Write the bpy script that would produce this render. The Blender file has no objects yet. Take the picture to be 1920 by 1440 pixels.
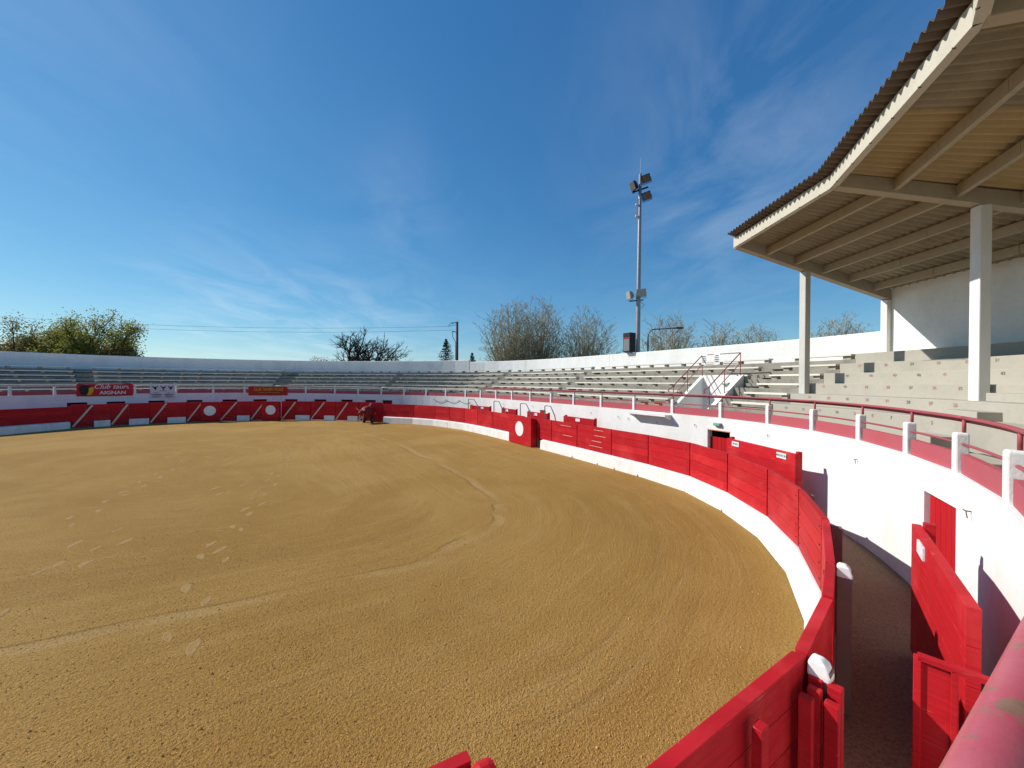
import bpy, math, random
import numpy as np
from mathutils import Vector, Matrix

R = math.radians
random.seed(7)
scene = bpy.context.scene
COL = scene.collection

# ---------------------------------------------------------------- camera
cam_d = bpy.data.cameras.new('camera')
cam_d.sensor_width = 36.0
cam_d.lens = 13.5
cam_d.clip_start = 0.05
cam_d.clip_end = 3000
cam = bpy.data.objects.new('camera', cam_d)
COL.objects.link(cam)
cam.location = (0, 0, 3.6)
CAM_M = Matrix.Rotation(R(90 - 0.36), 4, 'X') @ Matrix.Rotation(R(0.29), 4, 'Z')
cam.rotation_euler = CAM_M.to_euler()
scene.camera = cam

# ---------------------------------------------------------------- light
SUN_EL = R(37.0)
SUN_H = Vector((-0.96, 0.28)).normalized()          # horizontal direction towards the sun
to_sun = Vector((SUN_H.x * math.cos(SUN_EL), SUN_H.y * math.cos(SUN_EL), math.sin(SUN_EL)))
sd_ = bpy.data.lights.new('sun', 'SUN')
sd_.energy = 4.6
sd_.angle = R(0.53)
sd_.color = (1.0, 0.955, 0.87)
sun = bpy.data.objects.new('sun', sd_)
COL.objects.link(sun)
sun.rotation_euler = (-to_sun).to_track_quat('-Z', 'Y').to_euler()
sun.location = (-40, 12, 40)

world = bpy.data.worlds.new('World')
scene.world = world
world.use_nodes = True
wn, wl = world.node_tree.nodes, world.node_tree.links
wn.clear()
w_out = wn.new('ShaderNodeOutputWorld')
w_bg = wn.new('ShaderNodeBackground')
sky = wn.new('ShaderNodeTexSky')
sky.sky_type = 'NISHITA'
sky.sun_disc = False
sky.sun_elevation = SUN_EL
sky.sun_rotation = math.atan2(SUN_H.x, SUN_H.y)
sky.altitude = 180
sky.air_density = 1.0
sky.dust_density = 0.13
sky.ozone_density = 6.0
w_bg.inputs['Strength'].default_value = 0.115
# thin cirrus: noise on the sky direction, gathered in a few places
tc = wn.new('ShaderNodeTexCoord')


def wmath(op, a, b=None, v2=None):
    n = wn.new('ShaderNodeMath')
    n.operation = op
    for i, x in enumerate((a, b)):
        if x is None:
            continue
        if isinstance(x, (int, float)):
            n.inputs[i].default_value = x
        else:
            wl.new(x, n.inputs[i])
    return n.outputs[0]


sep = wn.new('ShaderNodeSeparateXYZ')
wl.new(tc.outputs['Generated'], sep.inputs[0])
zc = wmath('MAXIMUM', sep.outputs['Z'], 0.03)
zc = wmath('ADD', zc, 0.06)
cx = wmath('DIVIDE', sep.outputs['X'], zc)
cy = wmath('DIVIDE', sep.outputs['Y'], zc)
comb = wn.new('ShaderNodeCombineXYZ')
wl.new(cx, comb.inputs[0]); wl.new(cy, comb.inputs[1])
mp = wn.new('ShaderNodeMapping')
mp.inputs['Rotation'].default_value = (0, 0, R(24))
mp.inputs['Scale'].default_value = (1.3, 0.7, 1)
wl.new(comb.outputs[0], mp.inputs[0])
nz = wn.new('ShaderNodeTexNoise')
nz.inputs['Scale'].default_value = 1.6
nz.inputs['Detail'].default_value = 7
nz.inputs['Roughness'].default_value = 0.58
nz.inputs['Distortion'].default_value = 0.7
wl.new(mp.outputs[0], nz.inputs[0])
mr = wn.new('ShaderNodeMapRange')
mr.inputs['From Min'].default_value = 0.40
mr.inputs['From Max'].default_value = 0.78
wl.new(nz.outputs['Fac'], mr.inputs['Value'])


def pixdir(px, py):
    d = Vector(((px - 960) / 720.0, -(py - 720) / 720.0, -1.0)).normalized()
    return (CAM_M.to_3x3() @ d).normalized()


blobsum = None
for (d, sig, amp) in (((0.46, 0.76, 0.38), 0.17, 0.75), ((0.38, 0.74, 0.56), 0.15, 0.6), ((-0.24, 0.88, 0.42), 0.08, 0.55),
                      ((-0.60, 0.79, 0.14), 0.09, 1.2), ((-0.42, 0.90, 0.10), 0.10, 1.4), ((-0.20, 0.98, 0.10), 0.12, 0.6), ((-0.62, 0.55, 0.56), 0.16, 0.3),
                      ((0.75, -0.5, 0.43), 0.3, 0.8), ((-0.5, -0.8, 0.3), 0.3, 0.8), ((-0.9, 0.1, 0.3), 0.25, 0.6)):
    dv = Vector(d).normalized()
    vm = wn.new('ShaderNodeVectorMath')
    vm.operation = 'DOT_PRODUCT'
    wl.new(tc.outputs['Generated'], vm.inputs[0])
    vm.inputs[1].default_value = dv
    e = wmath('SUBTRACT', vm.outputs['Value'], 1.0)
    e = wmath('MULTIPLY', e, 1.0 / (sig * sig))
    e = wmath('EXPONENT', e)
    e = wmath('MULTIPLY', e, amp)
    blobsum = e if blobsum is None else wmath('ADD', blobsum, e)
cm = wmath('MULTIPLY', mr.outputs[0], wmath('ADD', blobsum, 0.02))
cm = wmath('MULTIPLY', cm, 0.21)
cm = wmath('MINIMUM', cm, 0.55)
mx = wn.new('ShaderNodeMixRGB')
mx.inputs['Color2'].default_value = (6.6, 7.2, 7.9, 1)
wl.new(cm, mx.inputs['Fac'])
hs = wn.new('ShaderNodeHueSaturation')
hs.inputs['Saturation'].default_value = 1.12
wl.new(sky.outputs[0], hs.inputs['Color'])
sp_ = wn.new('ShaderNodeSeparateColor')
cb_ = wn.new('ShaderNodeCombineColor')
wl.new(hs.outputs[0], sp_.inputs[0])
for i_, (g_, k_) in enumerate(((1.0, 0.72), (0.83, 1.066), (0.65, 1.51))):
    wl.new(wmath('MULTIPLY', wmath('POWER', sp_.outputs[i_], g_), k_), cb_.inputs[i_])
wl.new(cb_.outputs[0], mx.inputs['Color1'])
wl.new(mx.outputs[0], w_bg.inputs[0])
wl.new(w_bg.outputs[0], w_out.inputs[0])

scene.view_settings.view_transform = 'Standard'
scene.view_settings.look = 'None'
scene.view_settings.exposure = 0.25
scene.view_settings.gamma = 1.0
scene.view_settings.use_curve_mapping = False


# ================================================================ materials
def nodes_of(name):
    m = bpy.data.materials.new(name)
    m.use_nodes = True
    nt = m.node_tree
    b = nt.nodes['Principled BSDF']
    return m, nt, b


def ramp(nt, fac, stops):
    r = nt.nodes.new('ShaderNodeValToRGB')
    els = r.color_ramp.elements
    while len(els) < len(stops):
        els.new(0.5)
    for e, (p, c) in zip(els, stops):
        e.position = p
        e.color = (*c, 1) if len(c) == 3 else c
    nt.links.new(fac, r.inputs[0])
    return r.outputs[0]


def noise(nt, scale, detail=5, rough=0.55, coord='Object', vscale=None, dist=0.0):
    t = nt.nodes.new('ShaderNodeTexCoord')
    n = nt.nodes.new('ShaderNodeTexNoise')
    n.inputs['Scale'].default_value = scale
    n.inputs['Detail'].default_value = detail
    n.inputs['Roughness'].default_value = rough
    n.inputs['Distortion'].default_value = dist
    src = t.outputs[coord]
    if coord == 'World':
        pass
    if vscale:
        m = nt.nodes.new('ShaderNodeMapping')
        m.inputs['Scale'].default_value = vscale
        nt.links.new(src, m.inputs[0])
        src = m.outputs[0]
    nt.links.new(src, n.inputs[0])
    return n.outputs['Fac']


def mixc(nt, fac, a, b, mode='MIX'):
    n = nt.nodes.new('ShaderNodeMixRGB')
    n.blend_type = mode
    for i, x in ((0, fac), (1, a), (2, b)):
        if isinstance(x, (int, float)):
            n.inputs[i].default_value = x
        elif isinstance(x, tuple):
            n.inputs[i].default_value = (*x, 1)
        else:
            nt.links.new(x, n.inputs[i])
    return n.outputs[0]


def bump(nt, b, h, strength=0.3, dist=0.02):
    n = nt.nodes.new('ShaderNodeBump')
    n.inputs['Strength'].default_value = strength
    n.inputs['Distance'].default_value = dist
    nt.links.new(h, n.inputs['Height'])
    nt.links.new(n.outputs[0], b.inputs['Normal'])


def painted(name, col, dirt, rough=0.6, s1=1.4, s2=14, amt=0.55, bump_s=0.25, streak=True, perobj=0.0, bumpscale=30, spec=0.2):
    """paint or render with large stains, vertical runs and fine grain"""
    m, nt, b = nodes_of(name)
    n1 = noise(nt, s1, 4, 0.6, vscale=(1, 1, 0.45) if streak else None)
    f1 = ramp(nt, n1, [(0.45, (0, 0, 0)), (0.75, (1, 1, 1))])
    n2 = noise(nt, s2, 3, 0.6)
    f2 = ramp(nt, n2, [(0.50, (0, 0, 0)), (0.78, (1, 1, 1))])
    f = mixc(nt, 0.35, f1, f2)
    g = nt.nodes.new('ShaderNodeMath')
    g.operation = 'MULTIPLY'
    g.inputs[1].default_value = amt
    nt.links.new(f, g.inputs[0])
    c = mixc(nt, g.outputs[0], col, dirt)
    if perobj:
        oi = nt.nodes.new('ShaderNodeObjectInfo')
        hv = nt.nodes.new('ShaderNodeHueSaturation')
        mrn = nt.nodes.new('ShaderNodeMapRange')
        mrn.inputs['To Min'].default_value = 1 - perobj
        mrn.inputs['To Max'].default_value = 1 + perobj
        nt.links.new(oi.outputs['Random'], mrn.inputs['Value'])
        nt.links.new(mrn.outputs[0], hv.inputs['Value'])
        nt.links.new(c, hv.inputs['Color'])
        c = hv.outputs[0]
    nt.links.new(c, b.inputs['Base Color'])
    b.inputs['Roughness'].default_value = rough
    b.inputs['Specular IOR Level'].default_value = spec
    if bump_s:
        bump(nt, b, noise(nt, bumpscale, 3, 0.65), bump_s, 0.01)
    return m


def plain(name, col, rough=0.6, metal=0.0, spec=0.3):
    m, nt, b = nodes_of(name)
    n = noise(nt, 9, 4)
    f = ramp(nt, n, [(0.35, (0.82, 0.82, 0.82)), (0.7, (1.05, 1.05, 1.05))])
    c = mixc(nt, 1.0, col, f, 'MULTIPLY')
    nt.links.new(c, b.inputs['Base Color'])
    b.inputs['Roughness'].default_value = rough
    b.inputs['Metallic'].default_value = metal
    b.inputs['Specular IOR Level'].default_value = spec
    return m


M = {}
M['white'] = painted('white_limewash', (0.80, 0.80, 0.775), (0.46, 0.44, 0.40), 0.85, 0.8, 7, 0.50, 0.45)
M['whiteplinth'] = painted('white_plinth_paint', (0.80, 0.795, 0.77), (0.46, 0.37, 0.25), 0.8, 2.4, 9, 0.5, 0.5)
M['red'] = painted('red_gloss_paint', (0.47, 0.013, 0.020), (0.34, 0.013, 0.017), 0.5, 2.0, 18, 0.7, 0.12, perobj=0.09, spec=0.10)
m, nt, b = nodes_of('worn_red_board_paint')
oi = nt.nodes.new('ShaderNodeObjectInfo')
gr = noise(nt, 1.0, 4, 0.65, vscale=(1.6, 1.6, 42))
ptc = noise(nt, 1.1, 4, 0.6, dist=.6)
c = mixc(nt, ramp(nt, gr, [(.38, (0, 0, 0)), (.68, (1, 1, 1))]), (0.50, 0.014, 0.021), (0.37, 0.012, 0.017))
c = mixc(nt, ramp(nt, ptc, [(.50, (0, 0, 0)), (.74, (.75, .75, .75))]), c, (0.56, 0.045, 0.045))
c = mixc(nt, ramp(nt, noise(nt, 1.0, 3, 0.7, vscale=(4, 4, 70)), [(.655, (0, 0, 0)), (.70, (.75, .75, .75))]), c, (0.60, 0.15, 0.13))
c = mixc(nt, ramp(nt, noise(nt, 16, 3, 0.7), [(.72, (0, 0, 0)), (.75, (.9, .9, .9))]), c, (0.20, 0.10, 0.08))
hv = nt.nodes.new('ShaderNodeHueSaturation')
mrn = nt.nodes.new('ShaderNodeMapRange')
mrn.inputs['To Min'].default_value = .86
mrn.inputs['To Max'].default_value = 1.14
nt.links.new(oi.outputs['Random'], mrn.inputs['Value'])
nt.links.new(mrn.outputs[0], hv.inputs['Value'])
nt.links.new(c, hv.inputs['Color'])
nt.links.new(hv.outputs[0], b.inputs['Base Color'])
b.inputs['Roughness'].default_value = 0.5
b.inputs['Specular IOR Level'].default_value = 0.12
bump(nt, b, gr, 0.35, 0.006)
M['red'] = m
M['reddoor'] = painted('red_door_paint', (0.44, 0.012, 0.017), (0.31, 0.013, 0.016), 0.55, 3.0, 22, 0.7, 0.2, perobj=0.08, spec=0.10)
M['faded'] = painted('faded_red_parapet', (0.42, 0.085, 0.105), (0.36, 0.12, 0.13), 0.7, 1.5, 12, 0.8, 0.3)
M['railred'] = painted('dull_red_rail_paint', (0.36, 0.065, 0.085), (0.25, 0.08, 0.065), 0.5, 4.0, 20, 0.8, 0.15)
M['concrete'] = painted('weathered_concrete', (0.31, 0.29, 0.245), (0.11, 0.103, 0.088), 0.9, 1.3, 9, 0.95, 0.5)
M['coverconcrete'] = painted('clean_tier_concrete', (0.41, 0.385, 0.325), (0.31, 0.288, 0.24), 0.85, 1.0, 8, 0.6, 0.3, streak=False)
M['plank'] = painted('pale_bench_concrete', (0.76, 0.72, 0.62), (0.55, 0.52, 0.45), 0.85, 2.5, 12, 0.6, 0.35, streak=False, perobj=0.07)
M['beam'] = painted('canopy_beam_concrete', (0.42, 0.36, 0.27), (0.30, 0.25, 0.18), 0.9, 1.6, 10, 0.7, 0.3, streak=False)
M['fascia'] = painted('pale_fascia', (0.53, 0.50, 0.42), (0.41, 0.38, 0.31), 0.85, 2.0, 12, 0.6, 0.25, streak=False)
M['sheet'] = painted('fibre_cement_sheet', (0.33, 0.28, 0.20), (0.215, 0.175, 0.125), 0.9, 1.2, 8, 0.8, 0.3, streak=False, perobj=0.12)
M['greypillar'] = painted('grey_white_pillar', (0.55, 0.54, 0.51), (0.40, 0.385, 0.36), 0.85, 2, 12, 0.6, 0.3)
M['eave'] = painted('dark_eave_sheet', (0.15, 0.115, 0.09), (0.09, 0.07, 0.055), 0.95, 3, 14, 0.8, 0.3, streak=False, perobj=0.1)  # front overhang strip, coloured darker than the other roof sheets
M['sheetyellow'] = painted('yellowed_roof_sheet', (0.44, 0.335, 0.18), (0.33, 0.25, 0.135), 0.85, 1.2, 8, 0.7, 0.3, streak=False, perobj=0.06)
M['dark'] = plain('dark_interior', (0.02, 0.018, 0.017), 0.9)
M['steel'] = plain('galvanised_steel', (0.33, 0.32, 0.34), 0.45, 0.6)
M['tube'] = plain('grey_tube', (0.20, 0.20, 0.20), 0.5, 0.2)
M['black'] = plain('black_housing', (0.012, 0.012, 0.013), 0.5)
M['whiteprint'] = plain('white_print', (0.80, 0.80, 0.80), 0.6)
M['whitepaint'] = painted('white_gloss_paint', (0.80, 0.80, 0.78), (0.6, 0.58, 0.53), 0.55, 3, 20, 0.5, 0.1)
M['creambrace'] = plain('cream_brace_paint', (0.66, 0.60, 0.50), 0.6)
M['bannerred'] = plain('red_banner_cloth', (0.55, 0.02, 0.035), 0.6)
M['bannerbrown'] = plain('brick_red_banner_cloth', (0.45, 0.035, 0.02), 0.65)
M['bannerwhite'] = plain('white_banner_cloth', (0.72, 0.72, 0.74), 0.6)
M['yellow'] = plain('yellow_print', (0.80, 0.45, 0.03), 0.6)
M['navy'] = plain('navy_print', (0.03, 0.04, 0.12), 0.6)
M['printblack'] = plain('black_print', (0.02, 0.02, 0.022), 0.6)
M['seatred'] = plain('red_number_paint', (0.50, 0.25, 0.22), 0.7)
M['seatgrey'] = plain('grey_number_paint', (0.14, 0.13, 0.125), 0.7)
M['seatfade'] = plain('faded_number_paint', (0.25, 0.235, 0.21), 0.8)
M['terracotta'] = painted('terracotta_block', (0.62, 0.30, 0.16), (0.48, 0.24, 0.14), 0.9, 3, 15, 0.6, 0.3)
M['oldconcrete'] = painted('brown_stained_post', (0.22, 0.14, 0.115), (0.13, 0.08, 0.07), 0.9, 3, 20, 0.7, 0.5)
M['lampgreen'] = plain('green_lamp_lens', (0.18, 0.42, 0.30), 0.25)
M['greyhousing'] = plain('grey_lamp_housing', (0.30, 0.31, 0.31), 0.5)
M['glass'] = plain('lamp_glass', (0.35, 0.36, 0.33), 0.12, 0.0, 0.6)
M['darkglass'] = plain('dark_lamp_glass', (0.12, 0.085, 0.06), 0.2, 0.0, 0.5)
M['reflector'] = plain('lamp_reflector', (0.5, 0.45, 0.38), 0.25, 0.7)
M['pole_wood'] = painted('creosoted_pole', (0.07, 0.05, 0.055), (0.04, 0.03, 0.03), 0.85, 3, 20, 0.6, 0.2)
M['wire'] = plain('cable', (0.05, 0.05, 0.055), 0.6)
M['rust'] = plain('rusty_iron', (0.16, 0.09, 0.06), 0.8)
M['hide'] = painted('red_training_bull_cover', (0.22, 0.018, 0.018), (0.13, 0.018, 0.018), 0.6, 3, 14, 0.6, 0.2)
M['horn'] = plain('pale_horn', (0.55, 0.45, 0.35), 0.5)

# rail with rust showing through near the camera
m, nt, b = nodes_of('pink_red_rail_with_rust')
n1 = noise(nt, 9.0, 6, 0.72)
f = ramp(nt, n1, [(0.57, (0, 0, 0)), (0.585, (1, 1, 1))])
n2 = noise(nt, 40, 4, 0.7)
basec = mixc(nt, n2, (0.36, 0.045, 0.070), (0.46, 0.085, 0.115))
basec = mixc(nt, ramp(nt, noise(nt, 3, 4, .6), [(.4, (0, 0, 0)), (.7, (.6, .6, .6))]), basec, (0.50, 0.16, 0.18))
rustc = mixc(nt, noise(nt, 22, 4, .7), (0.16, 0.07, 0.045), (0.33, 0.19, 0.13))
nt.links.new(mixc(nt, f, basec, rustc), b.inputs['Base Color'])
b.inputs['Roughness'].default_value = 0.42
bump(nt, b, noise(nt, 60, 4, 0.7), 0.25, 0.004)
M['railrust'] = m

# ---- sand; UV holds (metres along the fence, metres in from the fence)
m, nt, b = nodes_of('arena_sand')
uvn = nt.nodes.new('ShaderNodeUVMap')
uvn.uv_map = 'ring'
sp = nt.nodes.new('ShaderNodeSeparateXYZ')
nt.links.new(uvn.outputs[0], sp.inputs[0])


def nm(op, a, bb=None):
    n = nt.nodes.new('ShaderNodeMath')
    n.operation = op
    for i, x in enumerate((a, bb)):
        if x is None:
            continue
        if isinstance(x, (int, float)):
            n.inputs[i].default_value = x
        else:
            nt.links.new(x, n.inputs[i])
    return n.outputs[0]


def uvnoise(su, sv, detail, rough=.55, dist=0.0):
    mpn = nt.nodes.new('ShaderNodeMapping')
    mpn.inputs['Scale'].default_value = (su, sv, 1)
    nt.links.new(uvn.outputs[0], mpn.inputs[0])
    n = nt.nodes.new('ShaderNodeTexNoise')
    n.inputs['Scale'].default_value = 1.0
    n.inputs['Detail'].default_value = detail
    n.inputs['Roughness'].default_value = rough
    n.inputs['Distortion'].default_value = dist
    nt.links.new(mpn.outputs[0], n.inputs[0])
    return n.outputs['Fac']


def smooth(v, lo, hi):
    n = nt.nodes.new('ShaderNodeMapRange')
    n.interpolation_type = 'SMOOTHSTEP'
    n.inputs['From Min'].default_value = lo
    n.inputs['From Max'].default_value = hi
    nt.links.new(v, n.inputs['Value'])
    return n.outputs[0]


big = noise(nt, 0.17, 3, 0.55, dist=0.5)
mid = noise(nt, 1.1, 4, 0.62)
fine = noise(nt, 26, 3, 0.8)
grain = noise(nt, 62, 2, 0.8)
streak = uvnoise(0.16, 2.4, 5, 0.65)
c = mixc(nt, smooth(big, .36, .66), (0.395, 0.218, 0.051), (0.475, 0.278, 0.079))
c = mixc(nt, nm('MULTIPLY', smooth(mid, .45, .72), .35), c, (0.49, 0.298, 0.090))
sweep = uvnoise(.07, .42, 4, .6, .8)
c = mixc(nt, nm('MULTIPLY', smooth(sweep, .54, .72), .30), c, (0.53, 0.335, 0.116))
c = mixc(nt, nm('MULTIPLY', smooth(sweep, .46, .32), .45), c, (0.36, 0.202, 0.052))
c = mixc(nt, nm('MULTIPLY', smooth(streak, .52, .74), .34), c, (0.56, 0.362, 0.136))
c = mixc(nt, nm('MULTIPLY', smooth(streak, .47, .30), .32), c, (0.34, 0.188, 0.048))
# harrow passes that run parallel to the fence, broken up
wv = nm('ADD', sp.outputs['Y'], nm('MULTIPLY', uvnoise(.10, .05, 3), 2.2))
brk = smooth(uvnoise(.35, .5, 3), .38, .60)
for r_c, w_, amt_ in ((7.35, .24, .50), (3.0, .10, .16), (3.5, .10, .14)):
    dr = nm('ABSOLUTE', nm('SUBTRACT', wv, r_c))
    c = mixc(nt, nm('MULTIPLY', nm('MULTIPLY', smooth(dr, w_, w_ * .2), brk), amt_), c, (0.56, 0.38, 0.172))
    de = nm('ABSOLUTE', nm('SUBTRACT', wv, r_c + w_ * .8))
    c = mixc(nt, nm('MULTIPLY', nm('MULTIPLY', smooth(de, .05, .01), brk), amt_ * 1.2), c, (0.19, 0.112, 0.038))
c = mixc(nt, nm('MULTIPLY', smooth(fine, .47, .33), .82), c, (0.19, 0.102, 0.024))
c = mixc(nt, nm('MULTIPLY', smooth(grain, .53, .68), .62), c, (0.70, 0.48, 0.21))
nt.links.new(c, b.inputs['Base Color'])
b.inputs['Roughness'].default_value = 0.95
b.inputs['Specular IOR Level'].default_value = 0.12
h = nm('ADD', nm('MULTIPLY', noise(nt, 24, 3, 0.8), 1.0), nm('MULTIPLY', grain, .35))
h = nm('ADD', h, nm('MULTIPLY', streak, .9))
bump(nt, b, h, 1.0, 0.072)
M['sand'] = m
m, nt, b = nodes_of('pale_scuffed_sand')
c = mixc(nt, noise(nt, 30, 3, 0.7), (0.285, 0.163, 0.044), (0.36, 0.216, 0.066))
nt.links.new(c, b.inputs['Base Color'])
b.inputs['Roughness'].default_value = 0.95
bump(nt, b, noise(nt, 60, 4, 0.7), 0.6, 0.02)
M['scuff'] = m
M['pebble'] = painted('sand_crumb', (0.46, 0.30, 0.12), (0.30, 0.19, 0.07), 0.95, 2, 30, 0.8, 0)
m, nt, b = nodes_of('alley_earth')
c = mixc(nt, noise(nt, 1.1, 6, 0.6), (0.23, 0.125, 0.070), (0.34, 0.20, 0.115))
c = mixc(nt, ramp(nt, noise(nt, 40, 4, 0.7), [(0.35, (0.6, 0.6, 0.6)), (0.55, (0, 0, 0))]), c, (0.06, 0.04, 0.03))
nt.links.new(c, b.inputs['Base Color'])
b.inputs['Roughness'].default_value = 0.95
bump(nt, b, noise(nt, 22, 5, 0.75), 0.7, 0.04)
M['alley'] = m
m, nt, b = nodes_of('grass_ground')
c = mixc(nt, noise(nt, 0.2, 6, 0.6), (0.05, 0.075, 0.022), (0.10, 0.10, 0.04))
nt.links.new(c, b.inputs['Base Color'])
b.inputs['Roughness'].default_value = 0.95
M['ground'] = m


def leafmat(name, c1, c2, trans=0.25):
    m, nt, b = nodes_of(name)
    oi = nt.nodes.new('ShaderNodeTexCoord')
    c = mixc(nt, ramp(nt, noise(nt, 0.9, 3, 0.6), [(0.3, (0, 0, 0)), (0.7, (1, 1, 1))]), c1, c2)
    nt.links.new(c, b.inputs['Base Color'])
    b.inputs['Roughness'].default_value = 0.7
    tr = nt.nodes.new('ShaderNodeBsdfTranslucent')
    nt.links.new(c, tr.inputs['Color'])
    mxs = nt.nodes.new('ShaderNodeMixShader')
    mxs.inputs[0].default_value = trans
    o = nt.nodes['Material Output']
    nt.links.new(b.outputs[0], mxs.inputs[1])
    nt.links.new(tr.outputs[0], mxs.inputs[2])
    nt.links.new(mxs.outputs[0], o.inputs[0])
    return m


M['oakleaf'] = leafmat('young_oak_leaf', (0.13, 0.15, 0.03), (0.34, 0.31, 0.06), .5)
M['oakleaf2'] = leafmat('bronze_oak_leaf', (0.15, 0.15, 0.05), (0.28, 0.22, 0.085), .5)
M['bud'] = leafmat('pale_bud', (0.36, 0.32, 0.15), (0.48, 0.40, 0.20))
M['shrub'] = leafmat('olive_shrub_leaf', (0.08, 0.085, 0.018), (0.19, 0.155, 0.03), .3)
M['blossom'] = leafmat('pale_blossom', (0.50, 0.45, 0.38), (0.62, 0.58, 0.50))
M['needle'] = leafmat('conifer_needle', (0.016, 0.032, 0.016), (0.035, 0.055, 0.024), 0.1)
M['bark'] = painted('grey_bark', (0.085, 0.07, 0.055), (0.05, 0.04, 0.032), 0.9, 2, 14, 0.7, 0.3)
M['palebark'] = painted('pale_plane_bark', (0.36, 0.30, 0.20), (0.26, 0.215, 0.15), 0.9, 2, 14, 0.7, 0.2)
M['darkbark'] = painted('dark_oak_bark', (0.045, 0.037, 0.033), (0.03, 0.025, 0.022), 0.9, 2, 14, 0.7, 0.2)

# ================================================================ mesh helpers
ORG = {}


class MB:
    def __init__(self):
        self.v, self.f = [], []

    def add(self, vs, fs):
        o = len(self.v)
        self.v.extend([tuple(map(float, q)) for q in vs])
        self.f.extend([tuple(i + o for i in q) for q in fs])
        return self

    def plan(self, quad, z0, z1):
        """four plan points (either order) pulled up from z0 to z1; z may be 4-tuples"""
        a = sum(quad[i][0] * quad[(i + 1) % 4][1] - quad[(i + 1) % 4][0] * quad[i][1] for i in range(4))
        idx = [0, 1, 2, 3] if a > 0 else [3, 2, 1, 0]
        q = [quad[i] for i in idx]
        z0 = [z0] * 4 if isinstance(z0, (int, float)) else [z0[i] for i in idx]
        z1 = [z1] * 4 if isinstance(z1, (int, float)) else [z1[i] for i in idx]
        vs = [(q[i][0], q[i][1], z0[i]) for i in range(4)] + [(q[i][0], q[i][1], z1[i]) for i in range(4)]
        return self.add(vs, [(3, 2, 1, 0), (4, 5, 6, 7), (0, 1, 5, 4), (1, 2, 6, 5), (2, 3, 7, 6), (3, 0, 4, 7)])

    def box(self, c, ax, ay, az, hx, hy, hz):
        c, ax, ay, az = Vector(c), Vector(ax), Vector(ay), Vector(az)
        vs = []
        for sz in (-1, 1):
            for sx, sy in ((-1, -1), (1, -1), (1, 1), (-1, 1)):
                vs.append(c + ax * hx * sx + ay * hy * sy + az * hz * sz)
        fs = [(3, 2, 1, 0), (4, 5, 6, 7), (0, 1, 5, 4), (1, 2, 6, 5), (2, 3, 7, 6), (3, 0, 4, 7)]
        if ax.cross(ay).dot(az) < 0:
            fs = [q[::-1] for q in fs]
        return self.add(vs, fs)

    def bar(self, a, b2, w, h, up=(0, 0, 1)):
        a, b2 = Vector(a), Vector(b2)
        d = b2 - a
        L = d.length
        d.normalize()
        u = Vector(up)
        s = d.cross(u).normalized()
        u = s.cross(d).normalized()
        return self.box((a + b2) / 2, d, s, u, L / 2, w / 2, h / 2)

    def tube(self, pts, r, n=8, caps=True):
        pts = [Vector(p) for p in pts]
        rs = r if isinstance(r, (list, tuple)) else [r] * len(pts)
        o = len(self.v)
        prev = None
        for i, p in enumerate(pts):
            d = (pts[min(i + 1, len(pts) - 1)] - pts[max(i - 1, 0)]).normalized()
            ref = Vector((0, 0, 1)) if abs(d.z) < 0.95 else Vector((1, 0, 0))
            s = d.cross(ref).normalized() if prev is None else (prev - d * prev.dot(d)).normalized()
            prev = s
            u = s.cross(d)
            for k in range(n):
                a = 2 * math.pi * k / n
                self.v.append(tuple(p + (s * math.cos(a) + u * math.sin(a)) * rs[i]))
        for i in range(len(pts) - 1):
            for k in range(n):
                k2 = (k + 1) % n
                self.f.append((o + i * n + k, o + (i + 1) * n + k, o + (i + 1) * n + k2, o + i * n + k2))
        if caps:
            self.f.append(tuple(o + k for k in range(n)))
            self.f.append(tuple(o + (len(pts) - 1) * n + k for k in range(n - 1, -1, -1)))
        return self

    def loft(self, rings, closed=True, caps=True):
        """rings: list of equal-length point lists"""
        o = len(self.v)
        n = len(rings[0])
        for rg in rings:
            self.v.extend([tuple(map(float, q)) for q in rg])
        m_ = n if closed else n - 1
        for i in range(len(rings) - 1):
            for k in range(m_):
                k2 = (k + 1) % n
                self.f.append((o + i * n + k, o + i * n + k2, o + (i + 1) * n + k2, o + (i + 1) * n + k))
        if caps and closed:
            self.f.append(tuple(o + k for k in range(n - 1, -1, -1)))
            self.f.append(tuple(o + (len(rings) - 1) * n + k for k in range(n)))
        return self

    def build(self, name, mat, parent=None, smooth=False, bevel=0.0, fixn=True):
        org = Vector(ORG.get(parent.as_pointer(), (0, 0, 0))) if parent else Vector((0, 0, 0))
        me = bpy.data.meshes.new(name)
        me.from_pydata([(x - org.x, y - org.y, z - org.z) for x, y, z in self.v], [], self.f)
        me.materials.append(M[mat] if isinstance(mat, str) else mat)
        if smooth:
            me.polygons.foreach_set('use_smooth', [True] * len(me.polygons))
        if fixn and len(me.polygons) < 60000:
            import bmesh
            bm = bmesh.new()
            bm.from_mesh(me)
            bmesh.ops.recalc_face_normals(bm, faces=bm.faces)
            bm.to_mesh(me)
            bm.free()
        me.update()
        o = bpy.data.objects.new(name, me)
        COL.objects.link(o)
        if parent:
            o.parent = parent
        ORG[o.as_pointer()] = tuple(org)
        if bevel:
            md = o.modifiers.new('bevel', 'BEVEL')
            md.width = bevel
            md.segments = 2
            md.limit_method = 'ANGLE'
        return o


def tag(o, label=None, cat=None, group=None, kind=None):
    if label:
        o['label'] = label
    if cat:
        o['category'] = cat
    if group:
        o['group'] = group
    if kind:
        o['kind'] = kind
    return o


def thing(name, loc, label, cat, group=None):
    o = bpy.data.objects.new(name, None)
    o.empty_display_size = 0.3
    COL.objects.link(o)
    o.location = loc
    ORG[o.as_pointer()] = tuple(loc)
    return tag(o, label, cat, group)


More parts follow.
